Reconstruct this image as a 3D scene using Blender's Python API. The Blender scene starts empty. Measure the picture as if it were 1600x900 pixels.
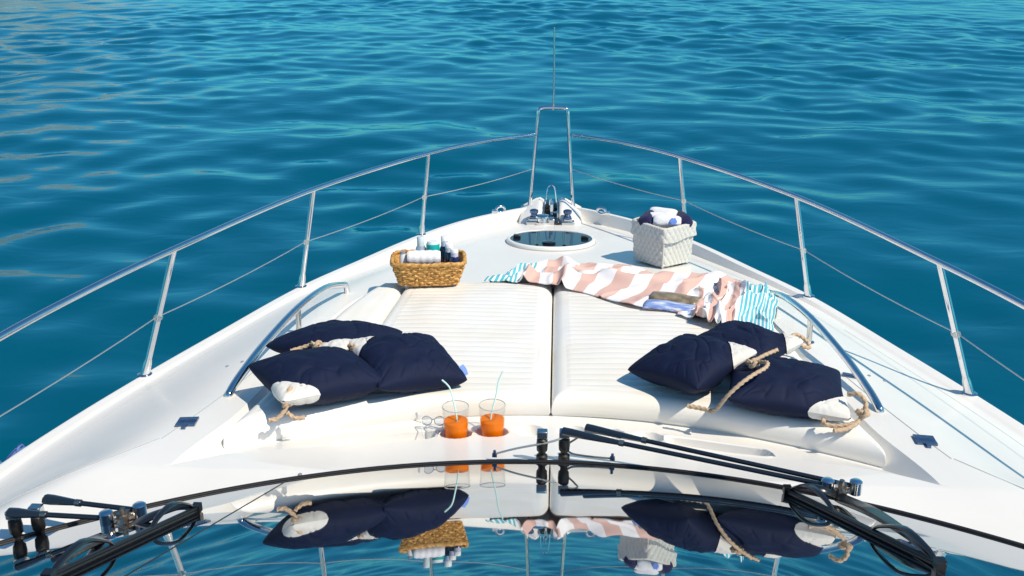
import bpy, bmesh, math, random
import numpy as np
from mathutils import Vector, Matrix, Euler

random.seed(7)
RNG = np.random.default_rng(11)
SC = bpy.context.scene
COL = SC.collection
CZ = 4.2                      # eye height above the water (m)

# ------------------------------------------------------------------ camera
cam_data = bpy.data.cameras.new('camera')
cam = bpy.data.objects.new('camera', cam_data)
COL.objects.link(cam)
cam_data.sensor_width = 36.0
cam_data.lens = 36.0 * 1550 / 1600
cam_data.clip_start = 0.05
cam_data.clip_end = 20000
th, ps, ro = math.radians(20.19), math.radians(2.53), math.radians(0.21)
fw = Vector((0, math.cos(th), -math.sin(th)))
up = Vector((0, math.sin(th), math.cos(th)))
rt = Vector((1, 0, 0))
rt, up = rt * math.cos(ro) + up * math.sin(ro), up * math.cos(ro) - rt * math.sin(ro)
Rz = Matrix.Rotation(ps, 3, 'Z')
rt, up, fw = Rz @ rt, Rz @ up, Rz @ fw
cam.matrix_world = Matrix(((rt.x, up.x, -fw.x, 0), (rt.y, up.y, -fw.y, 0), (rt.z, up.z, -fw.z, CZ), (0, 0, 0, 1)))
SC.camera = cam

# ------------------------------------------------------------------ light
SUN_EL, SUN_AZ = math.radians(53), math.radians(122)
world = bpy.data.worlds.new('World')
SC.world = world
world.use_nodes = True
wn = world.node_tree
bg = wn.nodes['Background']
sky = wn.nodes.new('ShaderNodeTexSky')
sky.sky_type = 'NISHITA'
sky.sun_disc = False
sky.sun_elevation = SUN_EL
sky.sun_rotation = SUN_AZ
sky.air_density = 1.0
sky.dust_density = 0.25
sky.ozone_density = 2.0
tint = wn.nodes.new('ShaderNodeMix'); tint.data_type = 'RGBA'; tint.blend_type = 'MULTIPLY'
tint.inputs[0].default_value = 1.0
tint.inputs[7].default_value = (.50, .95, 1.10, 1)      # the clear, deep blue sky of the day
wn.links.new(sky.outputs[0], tint.inputs[6]); wn.links.new(tint.outputs[2], bg.inputs[0])
bg.inputs[1].default_value = 0.105
sl = bpy.data.lights.new('sun', 'SUN')
sl.energy = 4.5
sl.angle = math.radians(0.5)
sl.color = (1.0, 0.885, 0.715)
sun = bpy.data.objects.new('sun', sl)
COL.objects.link(sun)
sd = Vector((math.sin(SUN_AZ) * math.cos(SUN_EL), math.cos(SUN_AZ) * math.cos(SUN_EL), math.sin(SUN_EL)))
sun.rotation_euler = sd.to_track_quat('Z', 'Y').to_euler()
sun.location = (20, -12, 30)
SC.view_settings.view_transform = 'Standard'
SC.view_settings.look = 'None'
SC.view_settings.exposure = 0.10
SC.view_settings.gamma = 1.0
SC.view_settings.use_curve_mapping = False

# ------------------------------------------------------------------ helpers
def pchip(pts):
    xs = np.array([p[0] for p in pts], float); ys = np.array([p[1] for p in pts], float)
    h = np.diff(xs); d = np.diff(ys) / h
    m = np.zeros_like(xs); m[0], m[-1] = d[0], d[-1]
    for i in range(1, len(xs) - 1):
        if d[i - 1] * d[i] > 0:
            w1, w2 = 2 * h[i] + h[i - 1], h[i] + 2 * h[i - 1]
            m[i] = (w1 + w2) / (w1 / d[i - 1] + w2 / d[i])
    def f(x):
        x = np.clip(np.asarray(x, float), xs[0], xs[-1])
        i = np.clip(np.searchsorted(xs, x, side='right') - 1, 0, len(xs) - 2)
        t = (x - xs[i]) / h[i]
        return ((1 + 2 * t) * (1 - t) ** 2 * ys[i] + t * (1 - t) ** 2 * h[i] * m[i]
                + t * t * (3 - 2 * t) * ys[i + 1] + t * t * (t - 1) * h[i] * m[i + 1])
    return f

def sstep(a, b, x):
    t = np.clip((x - a) / (b - a), 0, 1)
    return t * t * (3 - 2 * t)

def vnoise(x, y, seed=0):
    """smooth value noise in two coordinates, range -1..1"""
    x = np.asarray(x, float); y = np.asarray(y, float)
    xi = np.floor(x).astype(int); yi = np.floor(y).astype(int)
    fx = x - xi; fy = y - yi
    fx = fx * fx * (3 - 2 * fx); fy = fy * fy * (3 - 2 * fy)
    def hsh(a, b):
        n = np.sin(a * 127.1 + b * 311.7 + seed * 74.7) * 43758.5453
        return (n - np.floor(n)) * 2 - 1
    return ((hsh(xi, yi) * (1 - fx) + hsh(xi + 1, yi) * fx) * (1 - fy)
            + (hsh(xi, yi + 1) * (1 - fx) + hsh(xi + 1, yi + 1) * fx) * fy)

class MB:
    """collects vertices and faces for one mesh"""
    def __init__(s): s.v = []; s.f = []; s.n = 0; s.uv = []
    def add(s, v, f, uv=None):
        v = np.asarray(v, float).reshape(-1, 3)
        s.v.append(v)
        s.f += [tuple(int(i) + s.n for i in q) for q in f]
        s.uv.append(np.zeros((len(v), 2)) if uv is None else np.asarray(uv, float).reshape(-1, 2))
        s.n += len(v)
        return s
    def grid(s, P, wrap_u=False, wrap_v=False, uv=None, flip=False):
        a, b = P.shape[:2]
        f = []
        for i in range(a if wrap_u else a - 1):
            i2 = (i + 1) % a
            for j in range(b if wrap_v else b - 1):
                j2 = (j + 1) % b
                q = (i * b + j, i * b + j2, i2 * b + j2, i2 * b + j)
                f.append(q[::-1] if flip else q)
        return s.add(P.reshape(-1, 3), f, uv)
    def box(s, c, size, R=None):
        c = np.asarray(c, float); h = np.asarray(size, float) / 2
        v = np.array([[x, y, z] for x in (-1, 1) for y in (-1, 1) for z in (-1, 1)], float) * h
        if R is not None: v = v @ np.array(R).T
        return s.add(v + c, [(0, 1, 3, 2), (4, 6, 7, 5), (0, 4, 5, 1), (2, 3, 7, 6), (0, 2, 6, 4), (1, 5, 7, 3)])
    def lathe(s, prof, c=(0, 0, 0), axis=None, n=24, caps=True):
        """prof: list of (r, z) along the axis"""
        a = np.linspace(0, 2 * np.pi, n, endpoint=False)
        P = np.array([[[r * np.cos(t), r * np.sin(t), z] for t in a] for r, z in prof])
        if axis is not None:
            M = np.array(Vector(axis).to_track_quat('Z', 'Y').to_matrix())
            P = P @ M.T
        P = P + np.asarray(c, float)
        base = s.n
        s.grid(P, wrap_v=True, flip=False)
        if caps:
            s.f.append(tuple(base + j for j in range(n))[::-1])
            s.f.append(tuple(base + (len(prof) - 1) * n + j for j in range(n)))
        return s
    def tube(s, pts, r, n=10, res=0, closed=False, caps=True, twist=0, flat=1.0):
        """sweep a round section along a polyline; res>0 smooths it; twist adds rope strands"""
        p = np.asarray(pts, float)
        rr = np.full(len(p), r, float) if np.isscalar(r) else np.asarray(r, float)
        if res > 0: p, rr = smooth_path(p, rr, res, closed)
        m = len(p)
        T = np.gradient(p, axis=0)
        if closed: T = np.roll(p, -1, 0) - np.roll(p, 1, 0)
        T /= np.linalg.norm(T, axis=1)[:, None] + 1e-12
        u = np.cross(T[0], [0, 0, 1.0])
        if np.linalg.norm(u) < 1e-3: u = np.cross(T[0], [0, 1.0, 0])
        u /= np.linalg.norm(u)
        a = np.linspace(0, 2 * np.pi, n, endpoint=False)
        P = np.zeros((m, n, 3)); L = 0
        for i in range(m):
            if i: L += np.linalg.norm(p[i] - p[i - 1])
            u = u - T[i] * (u @ T[i]); u /= np.linalg.norm(u) + 1e-12
            w = np.cross(T[i], u)
            k = rr[i] * (1 + (0.26 * np.cos(3 * (a - L * twist)) if twist else 0))
            P[i] = p[i] + np.outer(k * np.cos(a), u) + np.outer(k * flat * np.sin(a), w)
        base = s.n
        s.grid(P, wrap_u=closed, wrap_v=True, flip=True)
        if caps and not closed:
            s.f.append(tuple(base + j for j in range(n)))
            s.f.append(tuple(base + (m - 1) * n + j for j in range(n))[::-1])
        return s
    def build(s, name, mat, parent=None, smooth=40, mods=None):
        v = np.concatenate(s.v)
        me = bpy.data.meshes.new(name)
        o = bpy.data.objects.new(name, me)
        COL.objects.link(o)
        loc = np.zeros(3)
        if parent is not None:
            q = parent
            while q is not None:
                loc = loc + np.array(q.location); q = q.parent
            o.parent = parent
        me.from_pydata((v - loc).tolist(), [], s.f)
        uvv = np.concatenate(s.uv)
        if np.abs(uvv).sum() > 0:
            lay = me.uv_layers.new(name='UVMap')
            li = np.zeros(len(me.loops), int); me.loops.foreach_get('vertex_index', li)
            lay.data.foreach_set('uv', uvv[li].ravel())
        me.materials.append(mat)
        me.validate()
        if smooth:
            me.polygons.foreach_set('use_smooth', [True] * len(me.polygons))
            if smooth < 180: me.set_sharp_from_angle(angle=math.radians(smooth))
        me.update()
        for m_ in (mods or []):
            md = o.modifiers.new(m_[0], m_[0])
            for k, val in m_[1].items(): setattr(md, k, val)
        return o

def smooth_path(p, rr, res, closed=False):
    n = len(p); out = []; ro_ = []
    rng = range(n if closed else n - 1)
    for i in rng:
        g = (lambda k: p[k % n]) if closed else (lambda k: p[min(max(k, 0), n - 1)])
        p0, p1, p2, p3 = g(i - 1), g(i), g(i + 1), g(i + 2)
        for t in np.linspace(0, 1, res, endpoint=False):
            out.append(0.5 * (2 * p1 + (p2 - p0) * t + (2 * p0 - 5 * p1 + 4 * p2 - p3) * t * t + (3 * p1 - p0 - 3 * p2 + p3) * t ** 3))
            ro_.append(rr[i] * (1 - t) + rr[(i + 1) % n] * t)
    if not closed: out.append(p[-1]); ro_.append(rr[-1])
    return np.array(out), np.array(ro_)

def tag(o, label=None, cat=None, group=None, kind=None):
    if label: o['label'] = label
    if cat: o['category'] = cat
    if group: o['group'] = group
    if kind: o['kind'] = kind
    return o

def thing(name, loc, label, cat, group=None):
    o = bpy.data.objects.new(name, None)
    COL.objects.link(o)
    o.location = loc
    o.empty_display_size = 0.05
    return tag(o, label, cat, group)

# ------------------------------------------------------------------ materials
def mat(name, base=(.8, .8, .8), rough=.5, metal=0., ior=1.5, var=0., vscale=8., bump=0., bscale=60., coat=0., sheen=0., detail=4.):
    m = bpy.data.materials.new(name); m.use_nodes = True
    nt = m.node_tree; b = nt.nodes['Principled BSDF']
    b.inputs['Base Color'].default_value = (*base, 1)
    b.inputs['Roughness'].default_value = rough
    b.inputs['Metallic'].default_value = metal
    b.inputs['IOR'].default_value = ior
    if coat:
        b.inputs['Coat Weight'].default_value = coat; b.inputs['Coat Roughness'].default_value = .06
    if sheen:
        b.inputs['Sheen Weight'].default_value = sheen; b.inputs['Sheen Roughness'].default_value = .5
    tc = nt.nodes.new('ShaderNodeTexCoord')
    if var:
        n = nt.nodes.new('ShaderNodeTexNoise'); n.inputs['Scale'].default_value = vscale; n.inputs['Detail'].default_value = detail
        r = nt.nodes.new('ShaderNodeMapRange'); r.inputs[1].default_value = .3; r.inputs[2].default_value = .7
        r.inputs[3].default_value = 1 - var; r.inputs[4].default_value = 1 + var * .5
        mx = nt.nodes.new('ShaderNodeVectorMath'); mx.operation = 'SCALE'
        mx.inputs[0].default_value = base
        nt.links.new(tc.outputs['Object'], n.inputs['Vector'])
        nt.links.new(n.outputs['Fac'], r.inputs[0])
        nt.links.new(r.outputs[0], mx.inputs['Scale'])
        nt.links.new(mx.outputs[0], b.inputs['Base Color'])
    if bump:
        n2 = nt.nodes.new('ShaderNodeTexNoise'); n2.inputs['Scale'].default_value = bscale; n2.inputs['Detail'].default_value = 3
        bp = nt.nodes.new('ShaderNodeBump'); bp.inputs['Strength'].default_value = bump; bp.inputs['Distance'].default_value = .01
        nt.links.new(tc.outputs['Object'], n2.inputs['Vector'])
        nt.links.new(n2.outputs['Fac'], bp.inputs['Height'])
        nt.links.new(bp.outputs[0], b.inputs['Normal'])
    return m

GEL = mat('white_gelcoat', (.80, .785, .75), .32, var=.05, vscale=2.2, coat=.12, bump=.02, bscale=9)
HULLM = mat('white_hull', (.8, .8, .8), .15, coat=.5)
STEEL = mat('polished_steel', (.72, .73, .75), .09, 1.0, var=.06, vscale=30)
STEELB = mat('satin_steel', (.62, .62, .6), .22, 1.0)
BLACK = mat('black_rubber', (.012, .012, .013), .45, bump=.05)
BLACKP = mat('black_paint', (.010, .011, .014), .28, coat=.3)
ARMM = mat('wiper_arm_paint', (.012, .016, .024), .18, coat=.6)
BRASS = mat('aged_nickel', (.5, .42, .34), .3, 1.0, var=.3, vscale=60)
NAVY = mat('navy_canvas', (.0042, .0100, .038), .75, var=.15, vscale=20, bump=.05, bscale=700)
NAVY.node_tree.nodes['Principled BSDF'].inputs['Specular IOR Level'].default_value = .22
CANVAS = mat('white_canvas', (.66, .65, .62), .8, var=.05, vscale=40, bump=.08, bscale=500)
ROPE = mat('tan_rope', (.55, .40, .27), .85, var=.25, vscale=150, bump=.2, bscale=300)
TOWELW = mat('white_terry', (.82, .82, .86), .95, var=.05, vscale=60, bump=.5, bscale=350)
TOWELN = mat('navy_terry', (.008, .010, .075), .95, var=.3, vscale=80, bump=.6, bscale=350, sheen=.1)
PLATE = mat('blue_steel_plate', (.10, .17, .30), .25, .8, var=.2, vscale=50)
WIRE = mat('steel_wire', (.55, .55, .5), .35, .8)
GROOVE = mat('grey_groove', (.42, .42, .42), .6)
GAPM = mat('brown_gap', (.10, .08, .05), .8)
FENDB = mat('fender_cloth', (.10, .18, .42), .85, bump=.2, bscale=200)
PLAST = mat('white_plastic', (.80, .80, .80), .3)
SILV = mat('silver_plastic', (.55, .60, .64), .2, .5)
TEAL = mat('teal_label', (.0, .45, .42), .35)
NAVYP = mat('navy_plastic', (.008, .012, .07), .2, coat=.5)
STRAW = mat('mint_straw', (.55, .82, .77), .35)
PINK = mat('pink_plastic', (.75, .40, .35), .4)
EMBL = mat('blue_embroidery', (.16, .28, .72), .8)
SOFTG = mat('soft_grey_plastic', (.25, .27, .33), .3)

def mk_windscreen():
    m = bpy.data.materials.new('mirror_tinted_glass'); m.use_nodes = True
    nt = m.node_tree; b = nt.nodes['Principled BSDF']; out = nt.nodes['Material Output']
    b.inputs['Base Color'].default_value = (.004, .006, .010, 1); b.inputs['Roughness'].default_value = .03
    g = nt.nodes.new('ShaderNodeBsdfGlossy'); g.inputs['Color'].default_value = (.93, .95, .97, 1); g.inputs['Roughness'].default_value = .0
    lw = nt.nodes.new('ShaderNodeLayerWeight'); lw.inputs['Blend'].default_value = .5
    mr = nt.nodes.new('ShaderNodeMapRange'); mr.inputs[1].default_value = .3; mr.inputs[2].default_value = .95
    mr.inputs[3].default_value = .12; mr.inputs[4].default_value = .64
    mx = nt.nodes.new('ShaderNodeMixShader')
    nt.links.new(lw.outputs['Facing'], mr.inputs[0]); nt.links.new(mr.outputs[0], mx.inputs[0])
    nt.links.new(b.outputs[0], mx.inputs[1]); nt.links.new(g.outputs[0], mx.inputs[2])
    nt.links.new(mx.outputs[0], out.inputs['Surface'])
    return m
WSG = mk_windscreen()

def mk_thin_glass(name, tint=(1, 1, 1), refl=.08):
    m = bpy.data.materials.new(name); m.use_nodes = True
    nt = m.node_tree; nt.nodes.remove(nt.nodes['Principled BSDF']); out = nt.nodes['Material Output']
    t = nt.nodes.new('ShaderNodeBsdfTransparent'); t.inputs[0].default_value = (*tint, 1)
    g = nt.nodes.new('ShaderNodeBsdfGlossy'); g.inputs['Roughness'].default_value = .01
    lw = nt.nodes.new('ShaderNodeLayerWeight'); lw.inputs['Blend'].default_value = .5
    pw = nt.nodes.new('ShaderNodeMath'); pw.operation = 'POWER'; pw.inputs[1].default_value = 4.0
    fr = nt.nodes.new('ShaderNodeMath'); fr.operation = 'MULTIPLY_ADD'; fr.inputs[1].default_value = .5; fr.inputs[2].default_value = .015
    nt.links.new(lw.outputs['Facing'], pw.inputs[0]); nt.links.new(pw.outputs[0], fr.inputs[0])
    mx = nt.nodes.new('ShaderNodeMixShader')
    nt.links.new(fr.outputs[0], mx.inputs[0]); nt.links.new(t.outputs[0], mx.inputs[1]); nt.links.new(g.outputs[0], mx.inputs[2])
    nt.links.new(mx.outputs[0], out.inputs['Surface'])
    return m
CLEAR = mk_thin_glass('clear_glass', (.965, .97, .97))

def mk_juice():
    m = bpy.data.materials.new('orange_juice'); m.use_nodes = True
    nt = m.node_tree; b = nt.nodes['Principled BSDF']; out = nt.nodes['Material Output']
    b.inputs['Base Color'].default_value = (1.0, .26, .0, 1); b.inputs['Roughness'].default_value = .3; b.inputs['Specular IOR Level'].default_value = .2
    t = nt.nodes.new('ShaderNodeBsdfTranslucent'); t.inputs[0].default_value = (1.0, .32, .0, 1)
    mx = nt.nodes.new('ShaderNodeMixShader'); mx.inputs[0].default_value = .3
    nt.links.new(b.outputs[0], mx.inputs[1]); nt.links.new(t.outputs[0], mx.inputs[2]); nt.links.new(mx.outputs[0], out.inputs['Surface'])
    return m
JUICE = mk_juice()

def mk_pad():
    """cream vinyl with ribs running across; UV.x = 1 where the rib quilting is, UV.y runs fore and aft in metres"""
    m = mat('cream_vinyl', (.80, .785, .73), .42)
    nt = m.node_tree; b = nt.nodes['Principled BSDF']
    uv = nt.nodes.new('ShaderNodeUVMap'); sp = nt.nodes.new('ShaderNodeSeparateXYZ')
    nt.links.new(uv.outputs[0], sp.inputs[0])
    mu = nt.nodes.new('ShaderNodeMath'); mu.operation = 'MULTIPLY'; mu.inputs[1].default_value = math.pi / .052
    si = nt.nodes.new('ShaderNodeMath'); si.operation = 'SINE'
    ab = nt.nodes.new('ShaderNodeMath'); ab.operation = 'ABSOLUTE'
    pw = nt.nodes.new('ShaderNodeMath'); pw.operation = 'POWER'; pw.inputs[1].default_value = .45
    m2 = nt.nodes.new('ShaderNodeMath'); m2.operation = 'MULTIPLY'
    nt.links.new(sp.outputs['Y'], mu.inputs[0]); nt.links.new(mu.outputs[0], si.inputs[0]); nt.links.new(si.outputs[0], ab.inputs[0])
    nt.links.new(ab.outputs[0], pw.inputs[0]); nt.links.new(pw.outputs[0], m2.inputs[0]); nt.links.new(sp.outputs['X'], m2.inputs[1])
    bp = nt.nodes.new('ShaderNodeBump'); bp.inputs['Strength'].default_value = .45; bp.inputs['Distance'].default_value = .006
    tc = nt.nodes.new('ShaderNodeTexCoord')
    nz = nt.nodes.new('ShaderNodeTexNoise'); nz.inputs['Scale'].default_value = 7; nz.inputs['Detail'].default_value = 3
    nt.links.new(tc.outputs['Object'], nz.inputs['Vector'])
    ad = nt.nodes.new('ShaderNodeMath'); ad.operation = 'MULTIPLY_ADD'; ad.inputs[1].default_value = .3
    nt.links.new(nz.outputs['Fac'], ad.inputs[0]); nt.links.new(m2.outputs[0], ad.inputs[2])
    nt.links.new(ad.outputs[0], bp.inputs['Height']); nt.links.new(bp.outputs[0], b.inputs['Normal'])
    # faint yellowing stains
    n3 = nt.nodes.new('ShaderNodeTexNoise'); n3.inputs['Scale'].default_value = 3.2; n3.inputs['Detail'].default_value = 5
    nt.links.new(tc.outputs['Object'], n3.inputs['Vector'])
    cr = nt.nodes.new('ShaderNodeValToRGB')
    cr.color_ramp.elements[0].position = .42; cr.color_ramp.elements[0].color = (.84, .826, .79, 1)
    cr.color_ramp.elements[1].position = .75; cr.color_ramp.elements[1].color = (.80, .76, .67, 1)
    nt.links.new(n3.outputs['Fac'], cr.inputs[0]); nt.links.new(cr.outputs[0], b.inputs['Base Color'])
    return m
PADM = mk_pad()

def mk_striped():
    """beach towel: UV.x along its length in stripe units, UV.y across; turquoise band ends"""
    m = mat('striped_towel', (.8, .8, .8), .95, bump=.25, bscale=300)
    nt = m.node_tree; b = nt.nodes['Principled BSDF']
    uv = nt.nodes.new('ShaderNodeUVMap'); sp = nt.nodes.new('ShaderNodeSeparateXYZ'); nt.links.new(uv.outputs[0], sp.inputs[0])
    def sq(mult, thr, src):
        a = nt.nodes.new('ShaderNodeMath'); a.operation = 'MULTIPLY'; a.inputs[1].default_value = mult
        f_ = nt.nodes.new('ShaderNodeMath'); f_.operation = 'FRACT'
        g = nt.nodes.new('ShaderNodeMath'); g.operation = 'GREATER_THAN'; g.inputs[1].default_value = thr
        nt.links.new(src, a.inputs[0]); nt.links.new(a.outputs[0], f_.inputs[0]); nt.links.new(f_.outputs[0], g.inputs[0])
        return g.outputs[0]
    c1 = nt.nodes.new('ShaderNodeMix'); c1.data_type = 'RGBA'
    c1.inputs[6].default_value = (.82, .81, .82, 1); c1.inputs[7].default_value = (.66, .44, .385, 1)
    nt.links.new(sq(.5, .5, sp.outputs['X']), c1.inputs[0])
    c2 = nt.nodes.new('ShaderNodeMix'); c2.data_type = 'RGBA'
    c2.inputs[6].default_value = (.80, .83, .84, 1); c2.inputs[7].default_value = (.10, .46, .56, 1)
    nt.links.new(sq(4.0, .42, sp.outputs['X']), c2.inputs[0])
    lt = nt.nodes.new('ShaderNodeMath'); lt.operation = 'LESS_THAN'; lt.inputs[1].default_value = 0.0
    nt.links.new(sp.outputs['X'], lt.inputs[0])
    c3 = nt.nodes.new('ShaderNodeMix'); c3.data_type = 'RGBA'
    nt.links.new(lt.outputs[0], c3.inputs[0]); nt.links.new(c1.outputs[2], c3.inputs[6]); nt.links.new(c2.outputs[2], c3.inputs[7])
    nt.links.new(c3.outputs[2], b.inputs['Base Color'])
    return m
STRIPED = mk_striped()

def mk_wicker():
    m = mat('golden_wicker', (.50, .26, .07), .6)
    nt = m.node_tree; b = nt.nodes['Principled BSDF']
    tc = nt.nodes.new('ShaderNodeTexCoord')
    n = nt.nodes.new('ShaderNodeTexNoise'); n.inputs['Scale'].default_value = 70; n.inputs['Detail'].default_value = 4
    nt.links.new(tc.outputs['Object'], n.inputs['Vector'])
    cr = nt.nodes.new('ShaderNodeValToRGB'); e = cr.color_ramp.elements
    e[0].position = .30; e[0].color = (.28, .11, .02, 1); e[1].position = .70; e[1].color = (.72, .44, .15, 1)
    x = e.new(.5); x.color = (.52, .27, .065, 1)
    nt.links.new(n.outputs['Fac'], cr.inputs[0]); nt.links.new(cr.outputs[0], b.inputs['Base Color'])
    return m
WICKER = mk_wicker()
QUILT = mat('quilted_grey_cotton', (.60, .59, .55), .9, var=.06, vscale=30, bump=.15, bscale=400)

# ------------------------------------------------------------------ sea, hills
def build_sea():
    cx = np.concatenate([[-6000, -2500, -1000, -450, -220], np.linspace(-110, -44, 40), np.linspace(-43, -20, 90)[:-1], np.linspace(-20, 20, 420), np.linspace(20, 43, 90)[1:], np.linspace(44, 110, 40), [220, 450, 1000, 2500, 6000]])
    ys = [-400, -120, -40, -12]
    y = -4.0
    while y < 130:
        ys.append(y); y += max(.085, .0035 * abs(y))
    ys += [140, 155, 175, 200, 240, 300, 400, 600, 1000, 2000, 4000, 9000]
    ys = np.array(ys)
    X, Y = np.meshgrid(cx, ys)
    Zs = np.zeros_like(X)
    dx = np.gradient(cx)[None, :] * np.ones_like(X); dy = np.gradient(ys)[:, None] * np.ones_like(X)
    sp = np.maximum(dx, dy)
    rg = np.random.default_rng(5)
    for i in range(90):
        lam = 1.0 * (9.0 / 1.0) ** (rg.random() ** 1.3)
        ang = math.radians(90 + rg.normal() * 42)
        k = 2 * np.pi / lam
        amp = .0026 * lam ** .98 * (.5 + rg.random())
        fade = np.clip((lam / (sp * 3.0) - 1) * 1.2, 0, 1)
        if lam > 3: amp *= .75
        ph = rg.random() * 6.283
        arg = k * (X * math.cos(ang) + Y * math.sin(ang)) + ph + .8 * vnoise(X / (lam * 2.5), Y / (lam * 2.5), i)
        Zs += amp * fade * np.sin(arg)
    patch = .75 + .5 * vnoise(X / 9, Y / 14, 91)
    Zs *= patch
    mb = MB(); mb.grid(np.stack([X, Y, Zs], -1))
    m = bpy.data.materials.new('sea_water'); m.use_nodes = True
    nt = m.node_tree; nt.nodes.remove(nt.nodes['Principled BSDF']); out = nt.nodes['Material Output']
    body = nt.nodes.new('ShaderNodeBsdfDiffuse'); body.inputs['Color'].default_value = (.0001, .078, .133, 1)
    b = nt.nodes.new('ShaderNodeBsdfGlossy'); b.inputs['Roughness'].default_value = .04; b.inputs['Color'].default_value = (.40, .90, 1.0, 1)
    fr = nt.nodes.new('ShaderNodeFresnel'); fr.inputs['IOR'].default_value = 1.37
    mxs = nt.nodes.new('ShaderNodeMixShader')
    nt.links.new(fr.outputs[0], mxs.inputs[0]); nt.links.new(body.outputs[0], mxs.inputs[1]); nt.links.new(b.outputs[0], mxs.inputs[2])
    nt.links.new(mxs.outputs[0], out.inputs['Surface'])
    tc = nt.nodes.new('ShaderNodeTexCoord')
    mp = nt.nodes.new('ShaderNodeMapping'); mp.inputs['Scale'].default_value = (.55, 1.0, 1)
    n1 = nt.nodes.new('ShaderNodeTexNoise'); n1.inputs['Scale'].default_value = 2.1; n1.inputs['Detail'].default_value = 2.5; n1.inputs['Roughness'].default_value = .45; n1.inputs['Distortion'].default_value = .6
    bp = nt.nodes.new('ShaderNodeBump'); bp.inputs['Strength'].default_value = .15; bp.inputs['Distance'].default_value = .08
    nt.links.new(tc.outputs['Object'], mp.inputs[0]); nt.links.new(mp.outputs[0], n1.inputs['Vector'])
    nt.links.new(n1.outputs['Fac'], bp.inputs['Height']); nt.links.new(bp.outputs[0], b.inputs['Normal']); nt.links.new(bp.outputs[0], fr.inputs['Normal'])
    tag(mb.build('sea', m, smooth=180), 'teal rippled sea all around the yacht', 'sea', kind='structure')
build_sea()

def build_hills():
    a = np.radians(np.linspace(102, 158, 120))         # bearing, counted from +X: a headland ahead to the left
    rr = np.linspace(330, 620, 40)
    A, Rr = np.meshgrid(a, rr, indexing='ij')
    X = Rr * np.cos(A); Y = Rr * np.sin(A)
    prof = sstep(0, .16, (Rr - 330) / 290) * (1 - .2 * (Rr - 330) / 290)
    ends = sstep(103, 128, np.degrees(A)) * (1 - sstep(154, 158, np.degrees(A)))
    H = 58 * prof * ends * (1 + .35 * vnoise(X / 80, Y / 80, 3) + .18 * vnoise(X / 25, Y / 25, 4) + .08 * vnoise(X / 9, Y / 9, 5)) - 1
    mb = MB(); mb.grid(np.stack([X, Y, H], -1))
    m = mat('dry_rock', (.48, .33, .33), .95, var=.4, vscale=.05)
    tag(mb.build('hills', m, smooth=180), 'dry tan headland beyond the water', 'hills', kind='structure')
build_hills()

# ------------------------------------------------------------------ yacht surfaces (z given relative to the eye, so z_world = CZ + z)
WG = pchip([(-3, 2.16), (0, 2.13), (1.5, 2.06), (2.3, 1.97), (2.9, 1.885), (3.23, 1.812), (3.65, 1.697), (4.16, 1.538), (4.78, 1.335), (5.26, 1.112), (5.78, .852), (6.16, .60), (6.40, .36), (6.55, .16), (6.60, .05)])
WT = pchip([(1.0, 1.125), (2.3, 1.125), (2.52, 1.116), (2.95, 1.045), (3.34, 1.022), (4.25, .955), (4.45, .90), (4.6, .84), (5.3, .55), (6.0, .2), (6.6, .01)])
XS = pchip([(1, 1.52), (2.2, 1.45), (2.7, 1.22), (3.1, 1.13), (4.5, .98), (5.2, .72), (5.7, .42), (6.2, .16), (6.6, .02)])
HT = pchip([(2.5, .003), (4.2, .005), (5.0, .022), (5.6, .055), (6.6, .085)])
BETA = math.radians(20.7)
EDGE_Y, EDGE_C, EDGE_Z = 2.567, .245, -1.490
def Dk(Y): return -1.4995 - .095 * np.maximum(np.asarray(Y, float) - 2.5, 0)
def Gw(Y): return -1.74 - .02 * (np.asarray(Y, float) - 3)
def floor_z(Y): return -1.604 - .06 * (np.asarray(Y, float) - 3.06)
def pad_z(Y): return -1.515 - .06 * (np.asarray(Y, float) - 3.08)
def yfront(x): return 3.066 - .31 * np.asarray(x, float) ** 2
CUPS = [(-.312, 2.905), (-.193, 2.925), (-.075, 2.944), (.075, 2.944), (.195, 2.932), (.318, 2.912)]
def recess(x, Y):
    d = np.zeros(np.broadcast(x, Y).shape)
    for cx, cy in CUPS:
        r = np.hypot(x - cx, Y - cy)
        d = np.maximum(d, .034 * (1 - sstep(.046, .054, r)))
    for sx in (-1, 1):
        ax = x * sx
        yc = 2.938 - .31 * ax ** 2
        e = np.hypot(np.maximum(np.abs(ax - .532) - .128, 0), np.maximum(np.abs(Y - yc) - .012, 0))
        d = np.maximum(d, .046 * (1 - sstep(.019, .026, e)))
        d = d - .004 * np.exp(-((e - .036) / .006) ** 2)
    return d
def inner_z(x, Y):
    q = yfront(x) - Y
    p = floor_z(yfront(x)) + .10 * q + .25 * q * q
    p = p + .058 * sstep(.5, 1.1, np.abs(x)) * np.clip(q / .17, 0, 1)
    p = np.minimum(p, np.maximum(-1.4995, floor_z(yfront(x))))
    z = np.where(q > 0, p, floor_z(Y))
    z = np.minimum(z, Dk(Y))
    return z - recess(x, Y) * (q > .03)
def shelf_z(x, Y):
    return inner_z(np.asarray(x, float), np.asarray(Y, float))
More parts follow.
